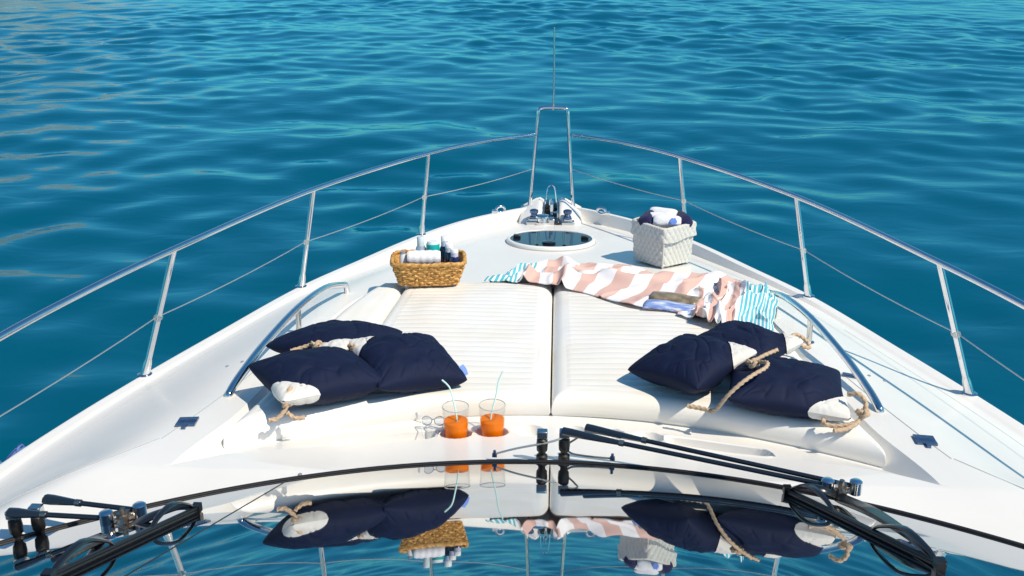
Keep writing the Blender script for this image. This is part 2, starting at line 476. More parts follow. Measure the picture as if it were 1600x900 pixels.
def deck_z(x, Y):
    ax = np.abs(np.asarray(x, float)); Y = np.asarray(Y, float)
    zd = Dk(Y); zi = inner_z(np.asarray(x, float), Y)
    wt = WT(Y); wb = wt - .75 * np.maximum(zd - zi, 0) - .003
    xs = XS(Y); wi = WG(Y) - np.minimum(.085, WG(Y) * .4); xs = np.minimum(xs, wi - .01)
    xs = np.maximum(xs, np.minimum(wt + .02, wi - .01))
    zb = Gw(Y) - HT(Y)
    zi_e = zi
    z = np.where(ax < wb, zi_e, np.where(ax < wt, zi_e + (zd - zi_e) * np.clip((ax - wb) / np.maximum(wt - wb, 1e-6), 0, 1), zd))
    z = np.where(ax > xs, zd + (zb - zd) * (.5 * sstep(0, 1, np.clip((ax - xs) / np.maximum(wi - xs, 1e-6), 0, 1)) + .5 * np.clip((ax - xs) / np.maximum(wi - xs, 1e-6), 0, 1) ** 1.4), z)
    g = Gw(Y)
    z = np.where(ax > wi, zb + (g - zb) * np.clip((ax - wi) / .022, 0, 1), z)
    e = np.clip((ax - (WG(Y) - .022)) / .022, 0, 1)
    z = np.where(ax > WG(Y) - .022, g - .012 * e ** 2, z)
    return z

yacht = thing('motor_yacht', (0, 3.0, 0), 'white motor yacht seen over its foredeck from above the windscreen', 'yacht')

def build_deck():
    r = np.concatenate([np.linspace(.6, 2.50, 16), np.linspace(2.52, 3.07, 120), np.linspace(3.085, 4.7, 90), np.linspace(4.72, 6.6, 130)])
    cc = np.interp(r, [0, 2.567, 3.066, 4.6], [.245, .245, .31, 0])
    seg = [200, 5, 8, 18, 4, 5, 4]
    rows = []
    for ri, ci in zip(r, cc):
        x = np.zeros(sum(seg) + 1)
        Y = np.full_like(x, ri)
        for _ in range(6):
            zd = Dk(Y); zi = inner_z(x, Y)
            wt = WT(Y); wb = np.maximum(wt - .75 * np.maximum(zd - zi, 0) - .003, 0)
            wg = WG(Y); wi = wg - np.minimum(.085, wg * .4)
            xs = np.minimum(XS(Y), wi - .01); xs = np.maximum(xs, np.minimum(wt + .02, wi - .01))
            wt = np.minimum(wt, xs - .001); wb = np.minimum(wb, wt - .001)
            bps = [np.zeros_like(x), np.maximum(wb, .001), np.maximum(wt, .002), np.maximum(xs, .003), np.maximum(wi, .004), wi + .022, wg - .022, wg]
            bps = [np.minimum(b_, wg) for b_ in bps]
            k = 0; nx = np.zeros_like(x)
            for j, s_ in enumerate(seg):
                t = np.linspace(0, 1, s_, endpoint=False)
                nx[k:k + s_] = bps[j][k:k + s_] * (1 - t) + bps[j + 1][k:k + s_] * t; k += s_
            nx[-1] = wg[-1]
            x = nx
            Y = ri - ci * x * x
        rows.append(np.stack([x, Y], -1))
    R_ = np.array(rows)
    def side(sg):
        X = R_[..., 0] * sg; Y = R_[..., 1]
        return np.stack([X, Y, CZ + deck_z(X, Y)], -1)
    Pr = side(1); Pl = side(-1)
    P = np.concatenate([Pl[:, :0:-1], Pr], 1)
    mb = MB(); mb.grid(P, flip=True)
    mb.build('foredeck', GEL, yacht, smooth=28)
    # hull topsides: gunwale edge down to below the waterline
    yy = np.concatenate([np.linspace(-3, 2, 12), np.linspace(2.2, 6.6, 60)])
    hb = MB()
    for sg in (-1, 1):
        rows = []
        for t in np.linspace(0, 1, 9):
            w = WG(yy) - .0005
            zt = CZ + Gw(yy) - .012
            rake = 1.5 * sstep(3.0, 6.6, yy)
            wl = np.maximum(w * (.86 - .5 * sstep(3.0, 6.6, yy)), .0)
            bulge = .03 * math.sin(min(t * 8, 1) * math.pi)
            rows.append(np.stack([sg * (w + (wl - w) * t ** .8 + bulge * (w > .2)), yy - rake * t, zt + (-.3 - zt) * t], -1))
        hb.grid(np.array(rows), flip=(sg > 0))
    hb.build('hull', HULLM, yacht, smooth=40)
    # cabin roof behind the windscreen (below the eye)
    rb = MB()
    xx = np.linspace(-1.5, 1.5, 31)
    rows = []
    for ry in np.linspace(0, 1, 8):
        yv = 1.28 - .245 * xx ** 2 * (1 - ry) - 2.2 * ry
        rows.append(np.stack([xx, yv, np.full_like(xx, CZ - 1.05) + .02 * math.sin(ry * 3) - .04 * xx ** 2], -1))
    rb.grid(np.array(rows), flip=True)
    rb.build('cabin_roof', GEL, yacht, mods=[('SOLIDIFY', dict(thickness=.05))])
build_deck()

# windscreen ----------------------------------------------------------
def ws_pt(x, r, off=0.):
    Y = r - EDGE_C * x * x
    z = EDGE_Z + math.tan(BETA) * (EDGE_Y - r)
    n = np.array([math.tan(BETA) * 2 * EDGE_C * x, math.tan(BETA), 1.0]); n /= np.linalg.norm(n)
    return np.array([x, Y, CZ + z]) + n * off
def ws_at(x, Y, off=0.):
    return ws_pt(x, Y + EDGE_C * x * x, off)
def jx(r): return .742 + .062 * (EDGE_Y - r)     # where the side joint lies
def build_windscreen():
    rs = np.linspace(EDGE_Y, 1.28, 40)
    for kind in (0, -1, 1):
        rows = []
        for r in rs:
            if kind == 0: xs = np.linspace(-jx(r), jx(r), 61)
            else: xs = kind * np.linspace(jx(r), 1.5, 41)
            rows.append([ws_pt(x, r) for x in xs])
        P = np.array(rows)
        mb = MB(); mb.grid(P, flip=(kind >= 0))
        mb.build('windscreen_pane', WSG, yacht, smooth=180, mods=[('SOLIDIFY', dict(thickness=.008, offset=-1, use_rim=False))])
    for sg in (-1, 1):
        mb = MB(); mb.tube([ws_pt(sg * jx(r), r, .0002) for r in rs], .0014, n=6)
        mb.build('pane_joint', BLACK, yacht)
    xs = np.linspace(-1.5, 1.5, 121)
    mb = MB(); mb.tube([ws_pt(x, EDGE_Y + .003, .003) for x in xs], .0052, n=8, flat=.8)
    seal = mb.build('windscreen_seal', BLACK, yacht)
    mb = MB(); mb.tube([ws_pt(x, EDGE_Y + .0115, .002) for x in xs], .0026, n=6)
    mb.build('seal_bead', STEELB, seal)
    mb = MB(); mb.tube([ws_pt(x, EDGE_Y + .0155, .000) for x in xs], .0026, n=6)
    mb.build('seal_lip', BLACK, seal)
build_windscreen()

def on_deck(x, y, h=0.): return np.array([x, y, CZ + float(deck_z(np.array(x), np.array(y))) + h])

# deck grooves --------------------------------------------------------
def groove(path, w=.0022, m=GROOVE):
    pts, _ = smooth_path(np.array([[a, b, 0] for a, b in path], float), np.zeros(len(path)), 14)
    mb = MB(); mb.tube([on_deck(p[0], p[1], -.0008) for p in pts], w, n=6)
    return mb.build('deck_seam', m, yacht)
for s in (-1, 1):
    groove([(1.62 * s, 2.30), (1.40 * s, 2.46), (1.222 * s, 2.70)])
    groove([(1.215 * s, 2.70), (1.185 * s, 2.86), (1.135 * s, 3.17), (1.10 * s, 3.42)])
    groove([(float(WG(y) - .15) * s, y) for y in (2.3, 2.8, 3.3, 3.8, 4.3)], .0018)
groove([(0, 5.99), (0, 6.24)], .0016)

# steelwork -----------------------------------------------------------
STAN = [(1.696, 3.642), (1.335, 4.785), (.848, 5.80)]
TOPS = [(1.478, 3.642, -1.206), (1.198, 4.785, -1.256), (.745, 5.80, -1.290)]
def build_rails():
    for s in (-1, 1):
        top = [(1.96, -1.2, -1.14), (1.91, .3, -1.155), (1.80, 1.6, -1.17), (1.70, 2.55, -1.192), (1.625, 3.05, -1.20)] + TOPS + [(.42, 6.28, -1.308), (.118 + .006, 6.553, -1.322)]
        top = [(s * a - .012, b, CZ + c) for a, b, c in top]
        mb = MB(); mb.tube(top, .0128, n=12, res=14)
        rail = mb.build('guard_rail', STEEL, yacht)
        for (bx, by), (tx, ty, tz) in zip([(2.1, -1.0), (2.08, .7), (1.95, 2.3)] + STAN, [(1.954, -1.0, -1.142), (1.882, .7, -1.159), (1.732, 2.3, -1.187)] + TOPS):
            wg = float(WG(np.array(by)))
            base = np.array([s * (wg - .03) - .005, by, CZ + float(Gw(by))])
            tp = np.array([s * tx - .012, ty, CZ + tz])
            mb = MB(); mb.tube([base, base * .9 + tp * .1, base * .86 + tp * .14, tp], [.020, .017, .0128, .0125], n=12)
            mb.lathe([(.03, 0), (.03, .006), (.022, .010)], base + [0, 0, -.002], n=16)
            mb.build('stanchion', STEEL, rail)
            w = base * .53 + tp * .47
            mb = MB(); mb.tube([w + [0, -.012, 0], w + [0, .012, 0]], .016, n=8)
            mb.build('wire_clip', STEELB, rail)
        wp = []
        for (bx, by), (tx, ty, tz) in zip([(2.1, -1.0), (2.08, .7), (1.95, 2.3)] + STAN, [(1.954, -1.0, -1.142), (1.882, .7, -1.159), (1.732, 2.3, -1.187)] + TOPS):
            wg = float(WG(np.array(by)))
            base = np.array([s * (wg - .03) - .005, by, CZ + float(Gw(by))]); tp = np.array([s * tx - .012, ty, CZ + tz])
            wp.append(base * .53 + tp * .47 + [s * .008, 0, 0])
        wp.append(np.array([s * .14 - .018, 6.553, CZ - 1.556]))
        wp = [wp[0] + (wp[0] - wp[1])] + wp
        mb = MB()
        for a, b in zip(wp[:-1], wp[1:]):
            mb.tube([a + (b - a) * t - np.array([0, 0, .012 * 4 * t * (1 - t)]) for t in np.linspace(0, 1, 8)], .0023, n=6)
        mb.build('rail_wire', WIRE, rail)
    # pulpit hoop and jackstaff
    mb = MB()
    x0 = -.022
    hoop = [(x0 - .150, 6.55, -1.812), (x0 - .133, 6.555, -1.62), (x0 - .100, 6.57, -1.215), (x0 - .093, 6.575, -1.165), (x0 - .075, 6.58, -1.147), (x0, 6.58, -1.143),
            (x0 + .075, 6.58, -1.147), (x0 + .093, 6.575, -1.165), (x0 + .100, 6.57, -1.215), (x0 + .133, 6.555, -1.62), (x0 + .150, 6.55, -1.812)]
    mb.tube([(a, b, CZ + c) for a, b, c in hoop], .0135, n=12, res=6)
    pul = mb.build('pulpit', STEEL, yacht)
    mb = MB(); mb.tube([(x0 + .002, 6.58, CZ - 1.16), (x0 + .002, 6.58, CZ - .88), (x0 - .002, 6.58, CZ - .628)], [.007, .0062, .005], n=10)
    mb.lathe([(.012, 0), (.012, .03), (.008, .034)], (x0, 6.58, CZ - 1.158), n=12)
    mb.build('jackstaff', STEELB, pul)
    # handrails on the coachroof
    for s in (-1, 1):
        pts = [(1.122, 3.075, None), (1.119, 3.085, -1.543), (1.112, 3.20, -1.527), (1.099, 3.45, -1.519), (1.062, 3.83, -1.516), (1.030, 4.18, -1.556), (1.003, 4.42, -1.628), (.997, 4.46, -1.645), (.993, 4.475, None)]
        P = []
        for a, b, c in pts:
            z = float(deck_z(np.array(a), np.array(b))) - .005 if c is None else c
            P.append((a * s - .004, b, CZ + z))
        mb = MB(); mb.tube(P, .0145, n=14, res=10)
        hr = mb.build('handrail', STEEL, yacht)
        mb = MB(); b0 = on_deck(1.066 * s - .004, 3.828)
        mb.tube([b0 - [0, 0, .003], (1.062 * s - .004, 3.83, CZ - 1.518)], .0115, n=12)
        mb.lathe([(.022, 0), (.022, .005), (.013, .008)], b0, n=14)
        mb.build('rail_post', STEELB, hr)
build_rails()

# hinge plates, screws, vents -----------------------------------------
def deck_frame(x, y):
    e = .01
    n = np.array([-(on_deck(x + e, y)[2] - on_deck(x - e, y)[2]) / (2 * e), -(on_deck(x, y + e)[2] - on_deck(x, y - e)[2]) / (2 * e), 1.0])
    n /= np.linalg.norm(n)
    return n
def frame_from(n, yaw):
    t = np.array([math.cos(yaw), math.sin(yaw), 0]); t -= n * (t @ n); t /= np.linalg.norm(t)
    return np.stack([t, np.cross(n, t), n], 1)
for s in (-1, 1):
    n = deck_frame(1.182 * s, 2.83); Rm = frame_from(n, 0.12 * -s)
    mb = MB(); c = on_deck(1.182 * s, 2.83, .004)
    mb.box(c + Rm @ np.array([0, .018, 0]), (.062, .032, .007), Rm); mb.box(c + Rm @ np.array([0, -.017, 0]), (.062, .032, .007), Rm)
    mb.tube([c + Rm @ np.array([-.028, 0, .003]), c + Rm @ np.array([.028, 0, .003])], .005, n=8)
    mb.box(c + Rm @ np.array([.0, -.045, 0]), (.012, .022, .008), Rm)
    mb.build('hinge_plate', PLATE, yacht)
    for x, y in ((1.207, 3.485), (1.262, 3.468)):
        mb = MB(); mb.lathe([(.007, 0), (.007, .002), (.004, .004)], on_deck(x * s, y), n=12)
        mb.build('deck_screw', SOFTG, yacht)
n = deck_frame(1.115, 3.43); Rm = frame_from(n, -.3)
mb = MB(); mb.box(on_deck(1.115, 3.43, .003), (.05, .038, .006), Rm)
mb.box(on_deck(1.115, 3.43, .007), (.036, .026, .003), Rm)
mb.build('deck_vent', PLATE, yacht)

# foredeck hatch ------------------------------------------------------
def build_hatch():
    cx, cy = -.02, 5.73
    n = np.array([0, .095, 1.0]); n /= np.linalg.norm(n)
    c = np.array([cx, cy, CZ + float(Dk(cy))])
    mb = MB()
    mb.lathe([(.262, -.004), (.269, .004), (.268, .014), (.262, .022), (.254, .025), (.249, .024), (.246, .018), (.245, .006)], c, n, 64, caps=False)
    fr = mb.build('deck_hatch', GEL, yacht)
    mb = MB(); mb.lathe([(.001, .0195), (.2455, .0195)], c, n, 64, caps=False)
    gm = mat('smoked_acrylic', (.012, .018, .030), .06, ior=1.45)
    mb.build('hatch_pane', gm, fr, smooth=180)
    mb = MB(); mb.lathe([(.262, -.004), (.2735, -.002), (.2735, .004), (.268, .005)], c, n, 64, caps=False)
    mb.build('hatch_gasket', GROOVE, fr)
    Rm = frame_from(n, 0)
    for dx in (-.205, .205):
        mb = MB(); mb.box(c + Rm @ np.array([dx, .02, .028]), (.045, .05, .02), Rm)
        mb.build('hatch_hinge', BLACKP, fr, mods=[('BEVEL', dict(width=.006, segments=2))])
    for dx in (-.08, .08):
        mb = MB(); mb.tube([c + Rm @ np.array([dx, y_, .0225]) for y_ in (-.19, 0, .19)], .010, n=6, flat=.3)
        mb.build('hatch_strut', BLACKP, fr)
    mb = MB(); mb.lathe([(.04, .022), (.04, .03), (.02, .034)], c + Rm @ np.array([-.01, -.14, 0]), n, 18)
    mb.build('hatch_handle', BLACKP, fr)
build_hatch()

# bow fittings --------------------------------------------------------
def build_bow():
    x0 = -.025
    zt = CZ + float(Gw(6.5))
    for s in (-1, 1):
        # moulded block beside the anchor channel
        mb = MB()
        prof = [(.055, -.09), (.055, .028), (.075, .040), (.10, .034), (.20, -.02), (.22, -.09)]
        rows = []
        for y in (6.30, 6.33, 6.44, 6.55, 6.60):
            k = {6.30: .35, 6.33: .75}.get(y, 1.0)
            rows.append([(x0 + s * a, y, zt + (b if b < -.05 else -.09 + (b + .09) * k)) for a, b in prof])
        P = np.array(rows); mb.grid(P, flip=(s > 0))
        nn = len(prof)
        mb.f.append(tuple(range(nn)) if s < 0 else tuple(range(nn))[::-1])
        mb.f.append(tuple(range(4 * nn, 5 * nn))[::-1] if s < 0 else tuple(range(4 * nn, 5 * nn)))
        mb.build('bow_block', GEL, yacht, mods=[('BEVEL', dict(width=.008, segments=2))])
        # horn cleat in front of each block
        c = np.array([x0 + s * .115, 6.275, CZ + float(Dk(6.27))])
        mb = MB(); mb.box(c + [0, 0, .012], (.085, .06, .024)); mb.box(c + [0, .0, .03], (.06, .03, .02))
        cl = mb.build('mooring_cleat', STEELB, yacht, mods=[('BEVEL', dict(width=.005, segments=2))])
        mb = MB(); mb.lathe([(.027, 0), (.027, .010), (.020, .016), (.022, .03), (.028, .036), (.028, .052), (.015, .058)], c + [s * -.005, .01, .04], n=18)
        mb.build('cleat_post', PLATE, cl)
        # fairlead on the bulwark
        yb = 6.36
        c = np.array([s * .335 + x0, yb, CZ + float(Gw(yb)) + .022])
        mb = MB()
        a = np.linspace(0, 2 * np.pi, 24, endpoint=False)
        mb.tube([c + np.array([.026 * math.cos(t), .014 * math.cos(t) * s * -.8, .020 * math.sin(t)]) for t in a], .010, n=8, closed=True)
        mb.box(c + [s * .036, -.008, -.012], (.04, .04, .018))
        mb.build('fairlead', STEEL, yacht, mods=[('BEVEL', dict(width=.004, segments=2))])
    # anchor channel, roller and windlass
    mb = MB()
    zc = CZ + float(Dk(6.35)) + .004
    mb.box((x0, 6.45, zc), (.10, .36, .012))
    for s in (-1, 1): mb.box((x0 + s * .047, 6.47, zc + .035), (.006, .34, .07))
    rol = mb.build('anchor_channel', STEELB, yacht)
    mb = MB(); mb.tube([(x0 - .04, 6.56, zc + .04), (x0 + .04, 6.56, zc + .04)], .028, n=16); mb.build('bow_roller', BLACKP, rol)
    mb = MB(); mb.box((x0 + .005, 6.40, zc + .06), (.022, .10, .12)); mb.box((x0 - .004, 6.40, zc + .125), (.016, .03, .05))
    mb.build('anchor_shank', STEEL, rol, mods=[('BEVEL', dict(width=.004, segments=2))])
    mb = MB(); mb.tube([(x0 - .040, 6.52, zc + .03), (x0 - .033, 6.53, zc + .12), (x0 - .022, 6.54, zc + .182), (x0 - .009, 6.545, zc + .196), (x0 + .009, 6.545, zc + .196), (x0 + .022, 6.54, zc + .182), (x0 + .033, 6.53, zc + .12), (x0 + .040, 6.52, zc + .03)], .0045, n=8, res=5)
    mb.build('anchor_hoop', STEEL, rol)
    c = np.array([x0 - .055, 6.27, CZ + float(Dk(6.27))])
    mb = MB(); mb.lathe([(.048, 0), (.05, .02), (.036, .026), (.034, .042), (.048, .05), (.046, .06), (.02, .066)], c, n=24)
    win = mb.build('windlass', STEEL, yacht)
    mb = MB(); mb.box(c + [.058, .02, .02], (.05, .07, .04)); mb.build('gear_case', STEELB, win, mods=[('BEVEL', dict(width=.008, segments=2))])
    mb = MB(); mb.box(c + [.10, .03, .01], (.03, .10, .03)); mb.build('chain_stopper', BLACKP, win, mods=[('BEVEL', dict(width=.004, segments=1))])
build_bow()

# wipers --------------------------------------------------------------
def bar(mb, a, b, w, h):
    """flat bar with rounded edges from a to b"""
    mb.tube([np.array(a), np.array(b)], w, n=10, flat=h / w)
def arch(p, q, hgt, n=13, sag=1.0):
    p = np.array(p); q = np.array(q)
    return [p + (q - p) * t + np.array([0, 0, hgt * (1 - (2 * t - 1) ** 2) ** sag]) for t in np.linspace(0, 1, n)]

def build_wiper(pivots, tops, ends, block, tip, heel, name='wiper'):
    """pivots: two deck points; tops: arm roots; ends: arm ends at the block; tip/heel: blade ends on the glass"""
    mb = MB()
    for p in pivots:
        p = np.array(p)
        mb.lathe([(.017, -.02), (.017, .008), (.011, .012), (.011, .02), (.016, .026), (.0175, .045), (.016, .062), (.009, .068)], p, n=18)
    root = mb.build('wiper', BLACK, yacht)
    for p, t, e in zip(pivots, tops, ends):
        p, t, e = np.array(p), np.array(t), np.array(e)
        mb = MB(); d = (e - t) / np.linalg.norm(e - t); L = np.linalg.norm(e - t)
        mb.tube([t - d * .02, t, t + d * min(.16, L * .3)], [.016, .016, .009], n=8, flat=.75)
        mb.tube([t + d * min(.15, L * .28), e], .0070, n=10)
        arm = mb.build('wiper_arm', ARMM, root)
        mb = MB(); mb.box(p + [0, 0, .080], (.032, .026, .024)); mb.build('pivot_nut', STEELB, arm, mods=[('BEVEL', dict(width=.003, segments=2))])
        mb = MB(); a0 = t + d * min(.16, L * .3)
        mb.tube([a0 - d * .006, a0 + d * .008], .0098, n=10); mb.build('arm_collar', BRASS, arm)
        mb = MB(); mb.lathe([(.017, -.02), (.017, .016), (.012, .020)], e, n=16); mb.build('arm_knuckle', STEEL, arm)
    b = np.array(block)
    mb = MB()
    e0, e1 = np.array(ends[0]), np.array(ends[1])
    mb.tube([e0 - [0, 0, .014], e1 - [0, 0, .014]], .008, n=8)
    mid = (e0 + e1) / 2
    mb.box(mid + [0, 0, -.008], (.026, .026, .03)); mb.tube([mid + [0, 0, -.01], b], .011, n=8)
    mb.tube([mid, mid + [.0, .0, .018]], .007, n=8)
    mb.build('wiper_joint', BRASS, root)
    tip, heel = np.array(tip), np.array(heel)
    # blade: rubber on the glass, spine, main bridge and two small bridges
    def along(t, off): return ws_at(*(tip * (1 - t) + heel * t)[:2], off)
    mb = MB(); mb.tube([along(t, .005) for t in np.linspace(0, 1, 24)], .0055, n=6); mb.tube([along(t, .013) for t in np.linspace(0, 1, 24)], .008, n=8, flat=.5)
    bl = mb.build('wiper_blade', BLACK, root)
    mb = MB()
    tb = .5
    pk = b + np.array([0, 0, -.012])
    def toward(t, k, lift): return along(t, .016) * (1 - k) + pk * k + np.array([0, 0, lift])
    mb.tube([along(.03, .014), toward(.03, .22, .018), toward(.03, .6, .020), pk + np.array([0, 0, .004]), toward(.97, .6, .020), toward(.97, .22, .016), along(.97, .014)], [.006, .010, .016, .020, .018, .012, .006], n=8, res=6, flat=.55)
    for c0, c1, pkh in ((.02, .36, .046), (.62, .98, .048)):
        mb.tube([along(c0, .012), along(c0 + .05, .030), along((c0 + c1) / 2, pkh), along(c1 - .05, .030), along(c1, .012)], [.005, .0075, .010, .0075, .005], n=8, res=5, flat=.55)
    mb.build('blade_bridge', BLACKP, bl)
    for t_ in (0., 1.):
        mb = MB(); mb.box(along(t_, .012), (.02, .02, .022)); mb.build('blade_clip', BLACKP, bl)
    return root

z = CZ
wr = build_wiper([(-.024, 2.612, z - 1.500), (.042, 2.618, z - 1.500)],
            [(.055, 2.61, z - 1.412), (.125, 2.64, z - 1.415)],
            [(.748, 2.36, z - 1.418), (.822, 2.358, z - 1.418)],
            (.782, 2.330, z - 1.432),
            ws_at(.645, 2.37), ws_at(.80, 1.745))
wl = build_wiper([(-1.366, 2.118, z - 1.500), (-1.318, 2.140, z - 1.500)],
            [(-1.345, 2.10, z - 1.405), (-1.285, 2.165, z - 1.405)],
            [(-1.105, 2.082, z - 1.40), (-1.036, 2.121, z - 1.40)],
            (-1.055, 2.03, z - 1.405),
            ws_at(-.872, 2.083), ws_at(-.955, 1.55))
# washer hose with its clips
mb = MB(); mb.tube([(-.16, 2.60, z - 1.484), (-.10, 2.595, z - 1.462), (.0, 2.60, z - 1.440), (.06, 2.615, z - 1.425), (.085, 2.62, z - 1.43), (.075, 2.63, z - 1.445), (.05, 2.635, z - 1.47), (.06, 2.625, z - 1.488), (.10, 2.615, z - 1.492), (.18, 2.60, z - 1.49)], .0032, n=6, res=8)
hose = mb.build('washer_hose', WIRE, yacht)
for x, y in ((-.165, 2.60), (.185, 2.598)):
    mb = MB(); mb.box((x, y, z - 1.489), (.014, .012, .009)); mb.lathe([(.0045, 0), (.0045, .012), (.002, .014)], (x, y, z - 1.486), n=10)
    mb.build('washer_nozzle', PLATE, hose)
for x in (-.72,):
    mb = MB(); mb.lathe([(.006, 0), (.006, .004), (.003, .006)], on_deck(x, EDGE_Y - EDGE_C * x * x + .035), n=10); mb.build('deck_screw', SOFTG, yacht)

# ------------------------------------------------------------------ sun pads
def poly_dist(px, py, poly):
    d = np.full(px.shape, 1e9)
    n = len(poly)
    for i in range(n):
        a = np.array(poly[i]); b = np.array(poly[(i + 1) % n]); ab = b - a
        t = np.clip(((px - a[0]) * ab[0] + (py - a[1]) * ab[1]) / (ab @ ab + 1e-12), 0, 1)
        d = np.minimum(d, np.hypot(px - a[0] - t * ab[0], py - a[1] - t * ab[1]))
    return d

XO = pchip([(2.6, 1.055), (2.76, 1.035), (3.1, .992), (3.56, .965), (3.8, .948), (4.25, .87), (4.46, .80)])
def cushion(name, label, xin, xout, y0f, y1f, rib, parent=None, ny=130, nx=70, r=.046, group=None):
    """xin(Y)/xout(Y): side edges (signed), y0f(x)/y1f(x): front and back edges"""
    s = np.linspace(0, 1, nx); t = np.linspace(0, 1, ny)
    s = .5 - .5 * np.cos(np.pi * s) * (1 - .35 * np.sin(np.pi * s) ** 2) ; t = .5 - .5 * np.cos(np.pi * t) * (1 - .55 * np.sin(np.pi * t) ** 2)
    S, T = np.meshgrid(s, t)
    X = np.zeros_like(S); Y = np.full_like(S, 3.5)
    for _ in range(12):
        X = xin(Y) * (1 - S) + xout(Y) * S
        Y = y0f(X) * (1 - T) + y1f(X) * T
    ring = np.concatenate([np.stack([X[0], Y[0]], -1), np.stack([X[1:, -1], Y[1:, -1]], -1), np.stack([X[-1, -2::-1], Y[-1, -2::-1]], -1), np.stack([X[-2:0:-1, 0], Y[-2:0:-1, 0]], -1)])
    d = poly_dist(X, Y, ring)
    e = np.clip(d / r, 0, 1)
    drop = r * (1 - np.sqrt(np.clip(1 - (1 - e) ** 2, 0, 1)))
    crown = .007 * sstep(0, .25, d) + .005 * vnoise(X * 4, Y * 4, 8) + .0018 * vnoise(X * 13, Y * 10, 18)
    Z = CZ + pad_z(Y) - drop + crown * sstep(0, .06, d) - .006
    uvx = sstep(.05, .07, d) * (rib(X, Y) if rib else 0)
    mb = MB()
    mb.grid(np.stack([X, Y, Z], -1), uv=np.stack([uvx + 1e-4, Y], -1), flip=(xout(3.0) < 0) )
    # side wall down to the recess floor
    zr = CZ + pad_z(ring[:, 1]) - r - .006
    zb = CZ + floor_z(ring[:, 1]) - .003
    wall = np.stack([np.column_stack([ring, zr + (zb - zr) * k]) for k in (0, .5, 1)])
    for kk, off in ((1, .003), (2, -.009)):
        c = ring.mean(0); dv = ring - c; dv /= np.linalg.norm(dv, axis=1)[:, None]
        wall[kk, :, :2] += dv * off
    mb.grid(wall, wrap_v=True, uv=np.zeros((wall.shape[0] * wall.shape[1], 2)) + 1e-4, flip=(xout(3.0) > 0))
    o = mb.build(name, PADM, None, smooth=180)
    bm = bmesh.new(); bm.from_mesh(o.data)
    bmesh.ops.remove_doubles(bm, verts=bm.verts, dist=.0006)
    bmesh.ops.recalc_face_normals(bm, faces=bm.faces)
    top = max(bm.faces, key=lambda f: f.calc_center_median().z)
    if top.normal.z < 0: bmesh.ops.reverse_faces(bm, faces=bm.faces)
    bm.to_mesh(o.data); bm.free()
    return tag(o, label, 'sun pad', group)
XW = lambda Y: np.where(np.asarray(Y) < 3.56, XO(Y), .738 - (np.asarray(Y) - 3.56) * .045 - 0.0)
back = lambda x: 4.462 - .03 * np.abs(x)
frt = lambda x: yfront(x) + .012
for s, side in ((-1, 'left'), (1, 'right')):
    cushion('sun_pad', f'large cream ribbed sun pad on the {side} of the centre seam', lambda Y, s=s: s * .0028 + 0 * np.asarray(Y), lambda Y, s=s: s * XW(Y), frt, back,
            lambda X, Y: sstep(3.14, 3.16, Y + .31 * X * X) , group='cream sun pads on the foredeck')
    lab = 'plain cream side wedge cushion beside the wicker basket' if s < 0 else 'plain cream side wedge cushion under the crumpled striped towel'
    cushion('wedge_cushion', lab, lambda Y, s=s: s * (.742 - (np.asarray(Y) - 3.56) * .045), lambda Y, s=s: s * XO(Y), lambda x: 3.565 + 0 * np.asarray(x), lambda x: 4.43 - .35 * (np.abs(x) - .7) ** 1.0 * .3 + 0 * np.asarray(x), None, ny=50, nx=30)
def pad_top(x, y, h=0.): return np.array([x, y, CZ + float(pad_z(y)) + .004 + h])

